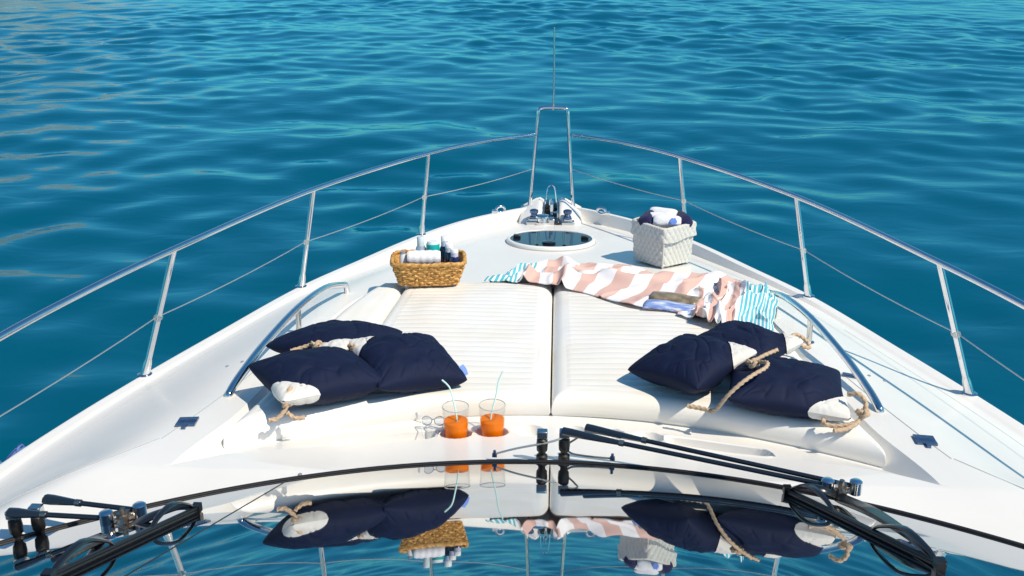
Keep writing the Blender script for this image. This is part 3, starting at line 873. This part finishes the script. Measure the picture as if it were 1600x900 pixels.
# ------------------------------------------------------------------ pillows
def make_pillow(loc, yaw, a, b, T, Tb, corner, label, tilt=(0, 0), rope=None, wr=0, tagc=None, L=.62, group='navy scatter cushions on the sun pads'):
    """loc: centre of the pillow on the pad; corner: which corner (su, sv) carries the white canvas"""
    loc = np.array(loc, float)
    root = thing('scatter_cushion', loc, label, 'cushion', group)
    M = np.array((Euler((0, 0, yaw)).to_matrix() @ Euler((tilt[0], tilt[1], 0)).to_matrix()))
    rg = np.random.default_rng(wr + 3)
    fa = rg.uniform(0, 6.28, 8)
    def surf(u, v, side):
        u = np.asarray(u, float); v = np.asarray(v, float)
        cr_ = 1 - .055 * (np.abs(u) * np.abs(v)) ** 5
        x = a * u * (1 - .085 * (1 - v * v) * np.abs(u) ** 1.5) * cr_
        y = b * v * (1 - .085 * (1 - u * u) * np.abs(v) ** 1.5) * cr_
        k = np.clip((1 - u * u) * (1 - v * v), 0, 1)
        ed = np.minimum(1 - np.abs(u), 1 - np.abs(v))
        h = k ** .46
        r_ = np.hypot(u, v); an = np.arctan2(v, u)
        fold = .05 * np.sin(an * 7 + fa[0] + 2 * r_) * sstep(.25, .7, r_) * sstep(0, .1, ed)
        fold += .08 * vnoise(u * 2.6 + fa[1], v * 2.6, wr + 20) + .045 * vnoise(u * 6 + fa[2], v * 6, wr + 40) * sstep(0, .1, ed)
        ridge = np.abs(vnoise(u * 1.7 + v * 1.2 + fa[3], (v - u) * 2.6, wr + 60))
        fold -= .10 * np.exp(-(ridge / .06) ** 2) * sstep(0, .2, ed)
        rad_ = np.abs(np.sin(an * 11 + fa[4] + .8 * np.sin(an * 3 + fa[5])))
        fold -= .12 * np.exp(-(rad_ / .22) ** 2) * sstep(.55, .85, np.maximum(np.abs(u), np.abs(v))) * sstep(.015, .08, ed)
        cap = sstep(.0, .55, u * corner[0] + v * corner[1] - .75)
        h = h * (1 + fold) * (1 - .25 * cap)
        zz = np.where(side > 0, T * h, -np.minimum(Tb * h * 1.25, Tb * .97))
        return np.stack([x, y, zz], -1) @ M.T + loc + np.array([0, 0, Tb])
    g = np.linspace(-1, 1, 91); g = np.sign(g) * (1 - (1 - np.abs(g)) ** 1.35)
    U, V = np.meshgrid(g, g, indexing='ij')
    mb = MB()
    mb.grid(surf(U, V, 1), flip=False); mb.grid(surf(U, V, -1), flip=True)
    # edge piping of the seam
    cov = mb.build('cover', NAVY, root, smooth=180, mods=[('WELD', dict(merge_threshold=.0004))])
    # white canvas corner
    n = 26; mb = MB()
    for side in (1, -1):
        idx = {}; P = []; F = []
        for i in range(n + 1):
            for j in range(n + 1 - i):
                idx[i, j] = len(P)
                p, q = i / n * L, j / n * L
                u, v = corner[0] * (1 - p), corner[1] * (1 - q)
                S0 = surf(u, v, side)
                e = 1e-3
                du = surf(u - corner[0] * e, v, side) - S0; dv = surf(u, v - corner[1] * e, side) - S0
                nn = np.cross(du, dv) * corner[0] * corner[1] * side; nn /= np.linalg.norm(nn) + 1e-12
                edg = min(1., 6 * (L - p - q) / L, 8 * p / L + .2, 8 * q / L + .2)
                cw = max(edg, 0) * (.0035 * np.abs(vnoise((p - q) * 16, (p + q) * 5, wr + 8)) + .002 * np.abs(vnoise(p * 22, q * 22, wr + 5)))
                P.append(S0 + nn * (.0036 + float(cw)) + (S0 - loc - np.array([0, 0, Tb])) * .008)
        for i in range(n):
            for j in range(n - i):
                t1 = (idx[i, j], idx[i + 1, j], idx[i, j + 1])
                F.append(t1 if side * corner[0] * corner[1] > 0 else t1[::-1])
                if j < n - i - 1:
                    t2 = (idx[i + 1, j], idx[i + 1, j + 1], idx[i, j + 1]); F.append(t2 if side * corner[0] * corner[1] > 0 else t2[::-1])
        mb.add(P, F)
    cp = mb.build('canvas_corner', CANVAS, root, smooth=180)
    ey = surf(corner[0] * .90, corner[1] * .90, 1)
    mb = MB(); mb.lathe([(.004, -.002), (.008, -.002), (.0085, .003), (.004, .0035)], ey, (0, -.25, 1), 14, caps=False); mb.build('eyelet', BRASS, cp)
    if rope is not None:
        mb = MB()
        for path, rad in rope: mb.tube(path, rad, n=12, res=14, twist=110)
        mb.build('rope', ROPE, root, smooth=180)
    if tagc is not None:
        mb = MB(); c = np.array(tagc)
        mb.tube([c, c + [.012, -.006, -.014], c + [.018, -.010, -.032]], .014, n=8, flat=.25)
        t_ = mb.build('cloth_tag', EMBL, root)
    return root, surf

def knot(c, r=.015, rad=.0066, ph=0.):
    t = np.linspace(0, 2 * np.pi, 15)
    return [np.array(c) + np.array([(np.sin(k + ph) + 1.6 * np.sin(2 * k + ph)) * r * .5, (np.cos(k) - 1.6 * np.cos(2 * k)) * r * .4, -np.sin(3 * k) * r * .5]) for k in t], rad

# left group
PZ = lambda y: CZ + float(pad_z(y)) + .004
rd = math.radians
make_pillow((-.795, 3.03, PZ(3.03)), rd(35), .192, .182, .070, .068, (-1, -1), 'navy cushion at the front of the left trio, white corner and rope toward the windscreen', (rd(-2), rd(4)), wr=1, L=.70,
            rope=[([(-.832, 2.84, PZ(2.84) + .098), (-.838, 2.815, PZ(2.82) + .085), (-.842, 2.80, PZ(2.8) + .045), (-.868, 2.785, PZ(2.79) + .012), (-.895, 2.775, PZ(2.78) + .008)], .0070),
                  ([(-.842, 2.806, PZ(2.81) + .022), (-.815, 2.795, PZ(2.8) + .009), (-.785, 2.80, PZ(2.8) + .009)], .0066), knot((-.841, 2.806, PZ(2.81) + .060))])
make_pillow((-.51, 3.175, PZ(3.175)), rd(30), .172, .172, .070, .066, (-1, 1), 'navy cushion of the left trio reaching closest to the centre seam', (rd(7), rd(7)), wr=2, L=.70, tagc=(-.318, 3.165, PZ(3.13) + .055),
            rope=[([(-.66, 3.20, PZ(3.2) + .106), (-.69, 3.205, PZ(3.2) + .110), (-.72, 3.21, PZ(3.2) + .102), (-.76, 3.205, PZ(3.2) + .105)], .0066), knot((-.70, 3.20, PZ(3.2) + .108))])
make_pillow((-.815, 3.405, PZ(3.405)), rd(62), .197, .187, .062, .060, (-1, -1), 'navy cushion at the back of the left trio, white corner tucked between the others', (rd(-9), rd(9)), wr=5,
            rope=[([(-.73, 3.20, PZ(3.2) + .088), (-.79, 3.215, PZ(3.2) + .104), (-.85, 3.225, PZ(3.2) + .102), (-.90, 3.22, PZ(3.2) + .088), (-.93, 3.20, PZ(3.2) + .085)], .0070), knot((-.84, 3.215, PZ(3.2) + .104))])
# right group
make_pillow((.485, 3.18, PZ(3.18) + .022), rd(43), .165, .168, .064, .066, (1, -1), 'plump navy cushion nearest the centre seam in the right trio, white corner pointing right', (rd(-8), rd(-8)), wr=7, L=.80,
            rope=[([(.665, 3.075, PZ(3.05) + .122), (.685, 3.05, PZ(3.02) + .138), (.705, 3.00, PZ(3.0) + .158), (.690, 2.955, PZ(2.97) + .158), (.650, 2.925, PZ(2.93) + .146), (.605, 2.90, PZ(2.9) + .122), (.565, 2.895, PZ(2.9) + .080), (.540, 2.91, PZ(2.91) + .030), (.525, 2.925, PZ(2.92) + .010)], .0062),
                  ([(.525, 2.925, PZ(2.92) + .009), (.49, 2.95, PZ(2.95) + .009), (.45, 2.965, PZ(2.96) + .009)], .0070), ([(.66, 3.07, PZ(3.05) + .125), (.72, 3.11, PZ(3.1) + .142), (.77, 3.15, PZ(3.1) + .145)], .0066), knot((.668, 3.045, PZ(3.0) + .135))])
make_pillow((.785, 3.045, PZ(3.045)), rd(-9), .200, .175, .062, .060, (1, -1), 'navy cushion at the front of the right trio with knotted rope on its white corner', (rd(2), rd(4)), wr=9, L=.70,
            rope=[([(.945, 2.90, PZ(2.96) + .095), (.975, 2.885, PZ(2.95) + .105), (.995, 2.865, PZ(2.9) + .075), (.975, 2.84, PZ(2.9) + .035), (.93, 2.815, PZ(2.85) + .012), (.885, 2.80, PZ(2.83) + .010)], .0070),
                  ([(.96, 2.83, PZ(2.85) + .025), (.91, 2.83, PZ(2.84) + .012), (.87, 2.84, PZ(2.85) + .012), (.865, 2.86, PZ(2.86) + .02)], .0068), knot((.985, 2.85, PZ(2.86) + .050))])
make_pillow((.695, 3.42, PZ(3.42)), rd(42), .170, .172, .060, .060, (1, -1), 'navy cushion at the back of the right trio below the crumpled towel', (rd(-4), rd(-6)), wr=12,
            rope=[([(.89, 3.47, PZ(3.36) + .075), (.92, 3.49, PZ(3.4) + .08), (.955, 3.48, PZ(3.4) + .06), (.96, 3.45, PZ(3.4) + .045), (.925, 3.435, PZ(3.34) + .055)], .0068)])

# ------------------------------------------------------------------ drinks
def make_glass(cx, cy, label, straw):
    zb = CZ + float(shelf_z(np.array(cx), np.array(cy))) + .001
    root = thing('tumbler', (cx, cy, zb), label, 'glass', 'juice glasses on the ledge')
    r0, r1, H = .039, .0445, .132
    mb = MB()
    mb.lathe([(.001, 0), (r0 - .004, 0), (r0, .004), (r1, H), (r1 - .0012, H + .0012), (r1 - .003, H), (r0 - .0028, .012), (.001, .010)], (cx, cy, zb), n=48, caps=False)
    mb.build('glass_body', CLEAR, root, smooth=50)
    mb = MB(); a = np.linspace(0, 2 * np.pi, 48, endpoint=False)
    mb.tube([(cx + (r1 - .0015) * math.cos(t), cy + (r1 - .0015) * math.sin(t), zb + H) for t in a], .0016, n=6, closed=True)
    rim = mat('glass_rim', (.45, .47, .48), .08, coat=.5)
    mb.build('glass_rim', rim, root)
    mb = MB(); mb.lathe([(.001, .0125), (r0 - .0035, .0125), (r0 + .0010, .080), (r0 - .003, .0815), (.001, .0805)], (cx, cy, zb), n=40, caps=False)
    mb.build('orange_juice', JUICE, root, smooth=50)
    mb = MB(); mb.tube([np.array([cx, cy, zb]) + np.array(p) for p in straw], .0027, n=8, res=6)
    mb.build('straw', STRAW, root)
gl = make_glass(-.312, 2.905, 'juice glass beside the sunglasses, straw bent to the left', [(.01, -.01, .03), (.002, .0, .10), (-.008, .012, .145), (-.022, .03, .185), (-.048, .045, .205)])
gr = make_glass(-.193, 2.925, 'juice glass closest to the empty cup holders, straw leaning right', [(-.012, -.01, .03), (-.002, .0, .10), (.012, .015, .16), (.020, .025, .205), (.034, .035, .238)])

# sunglasses on the end of the tray
def build_sunglasses():
    c = np.array([-.392, 2.93, CZ + float(shelf_z(np.array(-.392), np.array(2.93))) + .004])
    root = thing('sunglasses', c, 'folded pale sunglasses lying at the left of the juice glasses', 'sunglasses')
    fm = mat('blue_grey_frame', (.34, .37, .44), .25, coat=.5)
    for s in (-1, 1):
        a = np.linspace(0, 2 * np.pi, 22, endpoint=False)
        cc = c + np.array([s * .021, .012, .026])
        mb = MB(); mb.tube([cc + np.array([.017 * math.cos(t), .005 * math.sin(t), .014 * math.sin(t) * (1 + .1 * math.cos(t) * s)]) for t in a], .0016, n=6, closed=True)
        mb.build('frame_rim', fm, root)
        mb = MB(); mb.add([cc + np.array([.017 * math.cos(t), .005 * math.sin(t), .014 * math.sin(t)]) for t in a], [tuple(range(22))])
        mb.build('lens', mk_thin_glass('pale_lens', (.86, .89, .93)), root, mods=[('SOLIDIFY', dict(thickness=.0015))])
        mb = MB(); mb.tube([cc + [s * .018, 0, .006], cc + [s * .012, -.04, -.010], cc + [s * .002, -.070, -.020]], .0016, n=6, res=5)
        mb.build('temple_arm', PLAST, root)
    mb = MB(); mb.tube([c + [-.005, .012, .029], c + [0, .012, .032], c + [.005, .012, .029]], .0020, n=6); mb.build('bridge', fm, root)
build_sunglasses()

# ------------------------------------------------------------------ wicker basket with toiletries
def build_basket():
    base = np.array([-.588, 4.40, 0.]); base[2] = CZ + float(pad_z(4.40)) + .006
    yaw = math.radians(7)
    Rm = np.array(Euler((math.radians(-3.4), 0, yaw)).to_matrix())
    root = thing('wicker_basket', base, 'golden woven rectangular basket of toiletries on the back corner of the pad', 'basket')
    NS, NR = 420, 90; H = .108
    def outline(k, hw, hd, n=6):
        t = k * 2 * np.pi
        c, s_ = np.cos(t), np.sin(t)
        f_ = (np.abs(c) ** n + np.abs(s_) ** n) ** (-1 / n)
        return hw * f_ * c, hd * f_ * s_
    K, Hh = np.meshgrid(np.linspace(0, 1, NS, endpoint=False), np.linspace(0, 1, NR))
    hw = .135 + .036 * Hh; hd = .098 + .032 * Hh
    ox, oy = outline(K, 1, 1)
    rows = 9
    ph = Hh * rows
    stake = 44
    sgn = np.where(np.floor(ph).astype(int) % 2 == 0, 1, -1)
    wv = .0075 * np.abs(np.sin(np.pi * ph)) ** .7 * (.55 + .45 * sgn * np.sin(K * 2 * np.pi * stake / 2 + .8 * vnoise(K * 90, Hh * 9, 3)))
    wv += .0035 * vnoise(K * 160, ph * 2.2, 6)
    X = ox * (hw + wv); Y = oy * (hd + wv); Z = Hh * H + .003 * vnoise(K * 14, Hh * 3, 9) * Hh
    P = np.stack([X, Y, Z], -1) @ Rm.T + base
    mb = MB(); mb.grid(P, wrap_v=True, flip=False)
    ins = np.stack([ox * (hw - .010), oy * (hd - .010), Hh * (H - .004) + .006], -1)[::6, ::4] @ Rm.T + base
    mb.grid(ins, wrap_v=True, flip=True)
    mb.add(np.concatenate([ins[0]]), [tuple(range(ins.shape[1]))])
    body = mb.build('basket_body', WICKER, root, smooth=180)
    mb = MB(); kk = np.linspace(0, 1, 90, endpoint=False)
    ex, ey = outline(kk, .1685, .1275)
    path = np.stack([ex, ey, np.full_like(ex, H) + .002 * np.sin(kk * 40)], -1) @ Rm.T + base
    mb.tube(path, .0095, n=12, closed=True, twist=90); mb.build('basket_rim', WICKER, root, smooth=180)
    def at(x, y, z_): return np.array([x, y, z_]) @ Rm.T + base
    ax = Rm @ np.array([0, 0, 1.0])
    def lay(name, label, cat, prof, p, parts, group=None, axis=None):
        r_ = thing(name, at(*p), label, cat, group)
        for nm, pr, m_ in parts:
            mb_ = MB(); mb_.lathe(pr, at(*p), axis if axis is not None else ax, 24); mb_.build(nm, m_, r_, smooth=40)
        return r_
    # rolled hand towel
    L_ = .155
    rt_ = thing('rolled_towel', at(-.02, -.055, .125), 'rolled white hand towel lying in front of the bottles in the basket', 'towel')
    mb = MB(); a = np.linspace(0, 2 * np.pi, 40, endpoint=False); prof = []
    for i, u in enumerate(np.linspace(0, 1, 24)):
        rr_ = .037 * (1 - .18 * (abs(2 * u - 1)) ** 8) + .0012 * math.sin(u * 31)
        prof.append([at(-.02 + (u - .5) * L_, -.055 + rr_ * math.cos(t) * (1 + .02 * math.sin(3 * t)), .125 + rr_ * math.sin(t) * .95) for t in a])
    mb.grid(np.array(prof), wrap_v=True); mb.f.append(tuple(range(40))[::-1]); mb.f.append(tuple(range(23 * 40, 24 * 40)))
    mb.build('towel_roll', TOWELW, rt_, smooth=50)
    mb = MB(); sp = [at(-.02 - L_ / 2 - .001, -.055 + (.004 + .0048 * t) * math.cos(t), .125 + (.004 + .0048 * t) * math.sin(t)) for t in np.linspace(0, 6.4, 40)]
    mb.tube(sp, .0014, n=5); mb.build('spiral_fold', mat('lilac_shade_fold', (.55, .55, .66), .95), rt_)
    lay('lotion_bottle', 'silver bottle with clear cap standing tallest in the basket', 'bottle', None, (-.035, .045, .02),
        [('bottle_body', [(.022, 0), (.025, .004), (.025, .125), (.018, .14)], SILV), ('cap', [(.017, .14), (.017, .178), (.015, .182)], mat('frosted_cap', (.62, .70, .70), .2, coat=.5))])
    lay('lotion_tube', 'white lotion tube with teal label behind the rolled towel', 'tube', None, (.022, .035, .02),
        [('tube_body', [(.029, 0), (.031, .004), (.030, .15), (.026, .162)], PLAST), ('label_band', [(.0316, .075), (.0316, .150)], TEAL)])
    for i, (x, y, h, lab) in enumerate(((.078, .05, .155, 'navy travel bottle at the back right of the basket'), (.098, .008, .128, 'navy travel bottle in the middle of the three in the basket'), (.122, -.035, .112, 'navy travel bottle at the front right corner of the basket'))):
        lay('travel_bottle', lab, 'bottle', None, (x, y, .045),
            [('bottle_body', [(.022, 0), (.024, .004), (.024, h * .62), (.016, h * .72)], NAVYP), ('label_band', [(.0172, h * .70), (.0172, h * .86)], mat('pale_lilac_label', (.6, .62, .78), .4)), ('cap', [(.0185, h * .86), (.0185, h), (.016, h + .003)], PLAST)], 'navy travel bottles in the basket')
    lay('cream_tube', 'small white tube standing at the left end of the basket', 'tube', None, (-.118, -.045, .03),
        [('tube_body', [(.017, 0), (.017, .085), (.012, .115)], PLAST), ('cap', [(.013, .115), (.012, .125)], SOFTG)])
    lay('pink_sachet', 'small pink packet between the tube and the rolled towel', 'packet', None, (-.096, -.07, .04), [('packet_body', [(.008, 0), (.009, .06), (.004, .072)], PINK)])
build_basket()

# ------------------------------------------------------------------ quilted bin with towels
def build_bin():
    base = np.array([.598, 5.24, 0.]); base[2] = CZ + float(Dk(5.24)) + .014
    yaw = math.radians(40)
    Rm = np.array(Euler((0, 0, yaw)).to_matrix())
    root = thing('quilted_bin', base, 'pale grey quilted fabric bin with folded cuff holding pool towels', 'bin')
    W_, H = .122, .226
    def ring(k, w, n=9):
        t = k * 2 * np.pi; c, s_ = np.cos(t), np.sin(t)
        f_ = (np.abs(c) ** n + np.abs(s_) ** n) ** (-1 / n)
        return w * f_ * c, w * f_ * s_
    def quilt(k, h, amp):
        # diamond stitching: side coordinate from the angle
        s_ = k * 28.0
        p = s_ + h * 19; q = s_ - h * 19
        return amp * (np.abs(np.sin(np.pi * p)) * np.abs(np.sin(np.pi * q))) ** .5
    K, Hh = np.meshgrid(np.linspace(0, 1, 360, endpoint=False), np.linspace(0, 1, 90))
    z_ = Hh * H
    sag = 1 + .018 * np.sin(Hh * 5 + K * 12.6) + .02 * vnoise(K * 9, Hh * 3, 2)
    ux, uy = ring(K, 1)
    w = (W_ * (.97 + .03 * Hh)) * sag + quilt(K, z_, .0055)
    tilt = -.095 * (ux * W_ * math.sin(yaw) + uy * W_ * math.cos(yaw)) * (1 - Hh)
    mb = MB(); mb.grid(np.stack([ux * w, uy * w, z_ + tilt], -1) @ Rm.T + base, wrap_v=True)
    inn = np.stack([ux * (w * .93 - .004), uy * (w * .93 - .004), z_ + .002], -1)[::3, ::4] @ Rm.T + base
    mb.grid(inn, wrap_v=True, flip=True); mb.add(inn[20], [tuple(range(inn.shape[1]))])
    mb.build('bin_body', QUILT, root, smooth=180)
    K2, H2 = np.meshgrid(np.linspace(0, 1, 360, endpoint=False), np.linspace(0, 1, 40))
    ux, uy = ring(K2, 1)
    zc = H * (.66 + .36 * H2) + .006 * np.sin(K2 * 25) * (1 - H2)
    w2 = W_ * 1.0 * (1 + .018 * np.sin(5 + K2 * 12.6)) + .007 + .004 * (1 - H2) + quilt(K2, zc, .005)
    w2 = np.where(H2 > .93, w2 - .012 * (H2 - .93) / .07, w2)
    mb = MB(); mb.grid(np.stack([ux * w2, uy * w2, zc], -1) @ Rm.T + base, wrap_v=True)
    mb.build('folded_cuff', QUILT, root, smooth=180, mods=[('SOLIDIFY', dict(thickness=.008, offset=-1))])
    mb = MB()
    cn = np.array([-W_ * 1.035, -W_ * 1.035]) * .985
    mb.tube([np.array([cn[0] * k_, cn[1] * k_, h]) @ Rm.T + base for h, k_ in ((.01, .955), (.08, .975), (.16, .985))], .0055, n=8); mb.build('corner_piping', QUILT, root)
    def towel(name, lab, c, d, L_, r_, m_, grp, squash=.75, seed=0):
        c = base + np.array(c); d = np.array(d, float); d /= np.linalg.norm(d)
        rt_ = thing(name, c, lab, 'towel', grp)
        n_ = np.array([0, 0, 1.0]); n_ -= d * (n_ @ d); n_ /= np.linalg.norm(n_); b_ = np.cross(d, n_)
        t = np.linspace(0, 2 * np.pi, 48, endpoint=False); rows = []
        for u in np.linspace(0, 1, 30):
            k_ = (1 - abs(2 * u - 1) ** 6 * .35)
            rr_ = r_ * k_ * (1 + .10 * np.cos(4 * t + 1) * .5 + .06 * vnoise(u * 4 + 0 * t, t * 1.2, seed))
            rows.append(c + d * (u - .5) * L_ + np.outer(rr_ * np.cos(t), b_) + np.outer(rr_ * squash * np.sin(t), n_))
        mb_ = MB(); mb_.grid(np.array(rows), wrap_v=True); mb_.f.append(tuple(range(48))[::-1]); mb_.f.append(tuple(range(29 * 48, 30 * 48)))
        mb_.build('terry_roll', m_, rt_, smooth=60)
        return rt_, c, d, n_, b_
    g = 'rolled pool towels in the quilted bin'
    towel('pool_towel', 'navy towel rolled at the left side of the quilted bin', (-.085, .01, .230), (.35, .9, .06), .15, .041, TOWELN, g, .95, 1)
    towel('pool_towel', 'navy towel rolled at the right side of the quilted bin', (.098, .005, .230), (-.25, .9, .03), .15, .041, TOWELN, g, .95, 2)
    towel('pool_towel', 'white towel lying topmost across the back of the quilted bin', (.0, .05, .258), (1, -.35, -.02), .15, .034, TOWELW, g, .75, 3)
    rt_, c, d, n_, b_ = towel('pool_towel', 'white towel with blue flower emblem at the front of the quilted bin', (.01, -.045, .235), (1, -.06, -.03), .15, .040, TOWELW, g, .85, 4)
    towel('pool_towel', 'white towel squeezed between the other white ones in the quilted bin', (-.015, .0, .248), (1, -.15, .06), .15, .034, TOWELW, g, .75, 5)
    mb = MB(); ec = c + np.array([.03, -.043, .012]); nn = np.array([0, -.95, .3]); nn /= np.linalg.norm(nn); tx = np.array([1, 0, 0]); ty = np.cross(nn, tx)
    for i in range(7):
        ang = i / 6 * 2 * math.pi
        pc = ec + (0 if i == 6 else .012) * (math.cos(ang) * tx + math.sin(ang) * ty)
        mb.lathe([(.0085, -.004), (.0085, .002), (.004, .003)], pc, nn, 12)
    mb.build('flower_emblem', EMBL, rt_)
build_bin()

# ------------------------------------------------------------------ striped beach towels
def support(x, y):
    zp = pad_z(y) + .006
    zd = Dk(y) + .004
    k = sstep(4.47, 4.53, y)
    return np.where(np.abs(x) < 1.0, zp * (1 - k) + zd * k, zd)
def striped(name, label, bot, top, ucoord, amp, seed, stripes):
    nu, nv = 190, 110
    tb = np.linspace(0, 1, len(bot)); uu = np.linspace(0, 1, nu)
    fb = [pchip(list(zip(tb, [p[i] for p in bot]))) for i in (0, 1)]
    ft = [pchip(list(zip(tb, [p[i] for p in top]))) for i in (0, 1)]
    U, V = np.meshgrid(uu, np.linspace(0, 1, nv), indexing='ij')
    X = fb[0](U) * (1 - V) + ft[0](U) * V; Y = fb[1](U) * (1 - V) + ft[1](U) * V
    X = X + .012 * vnoise(U * 9, V * 5, seed) ; Y = Y + .014 * vnoise(U * 11, V * 4, seed + 1)
    w1 = np.abs(vnoise(U * 6 + .8 * V, V * 2.2 - 2 * U, seed + 2)); w2 = np.abs(vnoise(U * 4 - 3 * V, V * 3 + U * 2, seed + 3))
    fold = amp * (np.exp(-(w1 / .22) ** 2) * 1.0 + .75 * np.exp(-(w2 / .20) ** 2)) * sstep(-.3, .5, vnoise(U * 3, V * 2, seed + 9) + .35)
    fold += amp * .25 * (vnoise(U * 14, V * 9, seed + 4) + .6) + amp * .30 * np.exp(-(np.abs(vnoise(U * 11 - 3 * V, V * 6 + 4 * U, seed + 6)) / .2) ** 2)
    fold = fold * (.25 + .75 * sstep(0, .10, U) * sstep(0, .12, 1 - U)) * (.35 + .65 * sstep(0, .15, 1 - V))
    fold = fold * (1 - .85 * (1 - sstep(.08, .17, np.hypot(X - .525, (Y - 4.10) * .9))))
    Z = CZ + support(X, Y) + .003 + np.maximum(fold, 0)
    mb = MB(); mb.grid(np.stack([X, Y, Z], -1), uv=np.stack([stripes(U, V), V + .001], -1))
    o = mb.build(name, STRIPED, None, smooth=180, mods=[('SOLIDIFY', dict(thickness=.004, offset=1))])
    return tag(o, label, 'towel', 'striped beach towels on the sun pad')
striped('beach_towel', 'long pink and white striped towel with turquoise end spread behind the seam',
        [(-.315, 4.405), (-.12, 4.37), (.12, 4.27), (.36, 4.04), (.56, 3.96)], [(-.215, 4.98), (-.005, 5.12), (.37, 5.06), (.66, 4.72), (.93, 4.42)],
        None, .036, 31, lambda U, V: np.where(U < .19, (U - .19) * 8.4, (U - .19) * 17.0 + .3 + .30 * vnoise(U * 5, V * 3, 55)))
striped('beach_towel', 'crumpled pink and white striped towel with turquoise end beside the right handrail',
        [(.535, 3.95), (.655, 3.785), (.76, 3.76), (.90, 3.76)], [(.66, 4.40), (.79, 4.40), (.93, 4.35), (1.03, 4.28)],
        None, .056, 77, lambda U, V: np.where(U > .62, -(U - .62) * 6.4 - .001, (.62 - U) * 11 + .2 + .4 * vnoise(U * 5, V * 3, 66)))

# open magazine on the towels
def build_magazine():
    c = np.array([.525, 4.10, CZ + float(pad_z(4.10)) + .018])
    root = thing('magazine', c, 'open magazine with blue sea cover lying on the striped towel', 'magazine')
    m = mat('magazine_print', (.2, .3, .6), .3)
    nt = m.node_tree; b = nt.nodes['Principled BSDF']; tc = nt.nodes.new('ShaderNodeTexCoord')
    n = nt.nodes.new('ShaderNodeTexNoise'); n.inputs['Scale'].default_value = 16; n.inputs['Detail'].default_value = 5
    mp = nt.nodes.new('ShaderNodeMapping'); mp.inputs['Scale'].default_value = (1, 3.2, 1); mp.inputs['Rotation'].default_value = (0, 0, .35)
    nt.links.new(tc.outputs['Object'], mp.inputs[0]); nt.links.new(mp.outputs[0], n.inputs['Vector'])
    cr = nt.nodes.new('ShaderNodeValToRGB'); e = cr.color_ramp.elements
    e[0].position = .3; e[0].color = (.10, .18, .50, 1); e[1].position = .68; e[1].color = (.72, .74, .82, 1)
    x = e.new(.5); x.color = (.26, .36, .66, 1)
    nt.links.new(n.outputs['Fac'], cr.inputs[0]); nt.links.new(cr.outputs[0], b.inputs['Base Color'])
    m2 = mat('magazine_photo', (.25, .2, .13), .3, var=.6, vscale=30)
    q = math.radians(-14)
    ux = np.array([math.cos(q), math.sin(q), 0]); uy = np.array([.30, .95, -.04]); uy /= np.linalg.norm(uy)
    for nm, m_, y0, y1 in (('cover_page', m, -.125, -.002), ('photo_page', m2, .002, .12)):
        P = []
        for v in np.linspace(0, 1, 10):
            P.append([c + ux * (u - .5) * .21 + uy * (y0 + (y1 - y0) * v) + np.array([0, 0, .012 * math.sin(math.pi * v) ** 1.0 + .004 * math.sin(u * 5)]) for u in np.linspace(0, 1, 12)])
        mb = MB(); mb.grid(np.array(P)); mb.build(nm, m_, root, smooth=180, mods=[('SOLIDIFY', dict(thickness=.004, offset=-1))])
build_magazine()

# ------------------------------------------------------------------ fenders outside the left gunwale
for i, (y, lab) in enumerate(((3.06, 'blue covered fender hanging outside the left gunwale, farther from the windscreen'), (2.945, 'blue covered fender hanging outside the left gunwale, nearer the windscreen'))):
    x = -float(WG(np.array(y))) - .048
    zt_ = CZ + float(Gw(y)) - .036
    root = thing('fender', (x, y, zt_ - .5), lab, 'fender', 'fenders along the left side')
    mb = MB(); mb.lathe([(.02, -.5), (.055, -.47), (.065, -.40), (.065, -.08), (.05, -.03), (.02, 0)], (x, y, zt_), n=24)
    mb.build('fender_body', FENDB, root, smooth=60)
    mb = MB(); mb.tube([(x, y - .02, zt_ - .006), (x, y - .01, zt_ + .010), (x, y + .01, zt_ + .010), (x, y + .02, zt_ - .006)], .006, n=8, res=4); mb.build('fender_eye', FENDB, root)
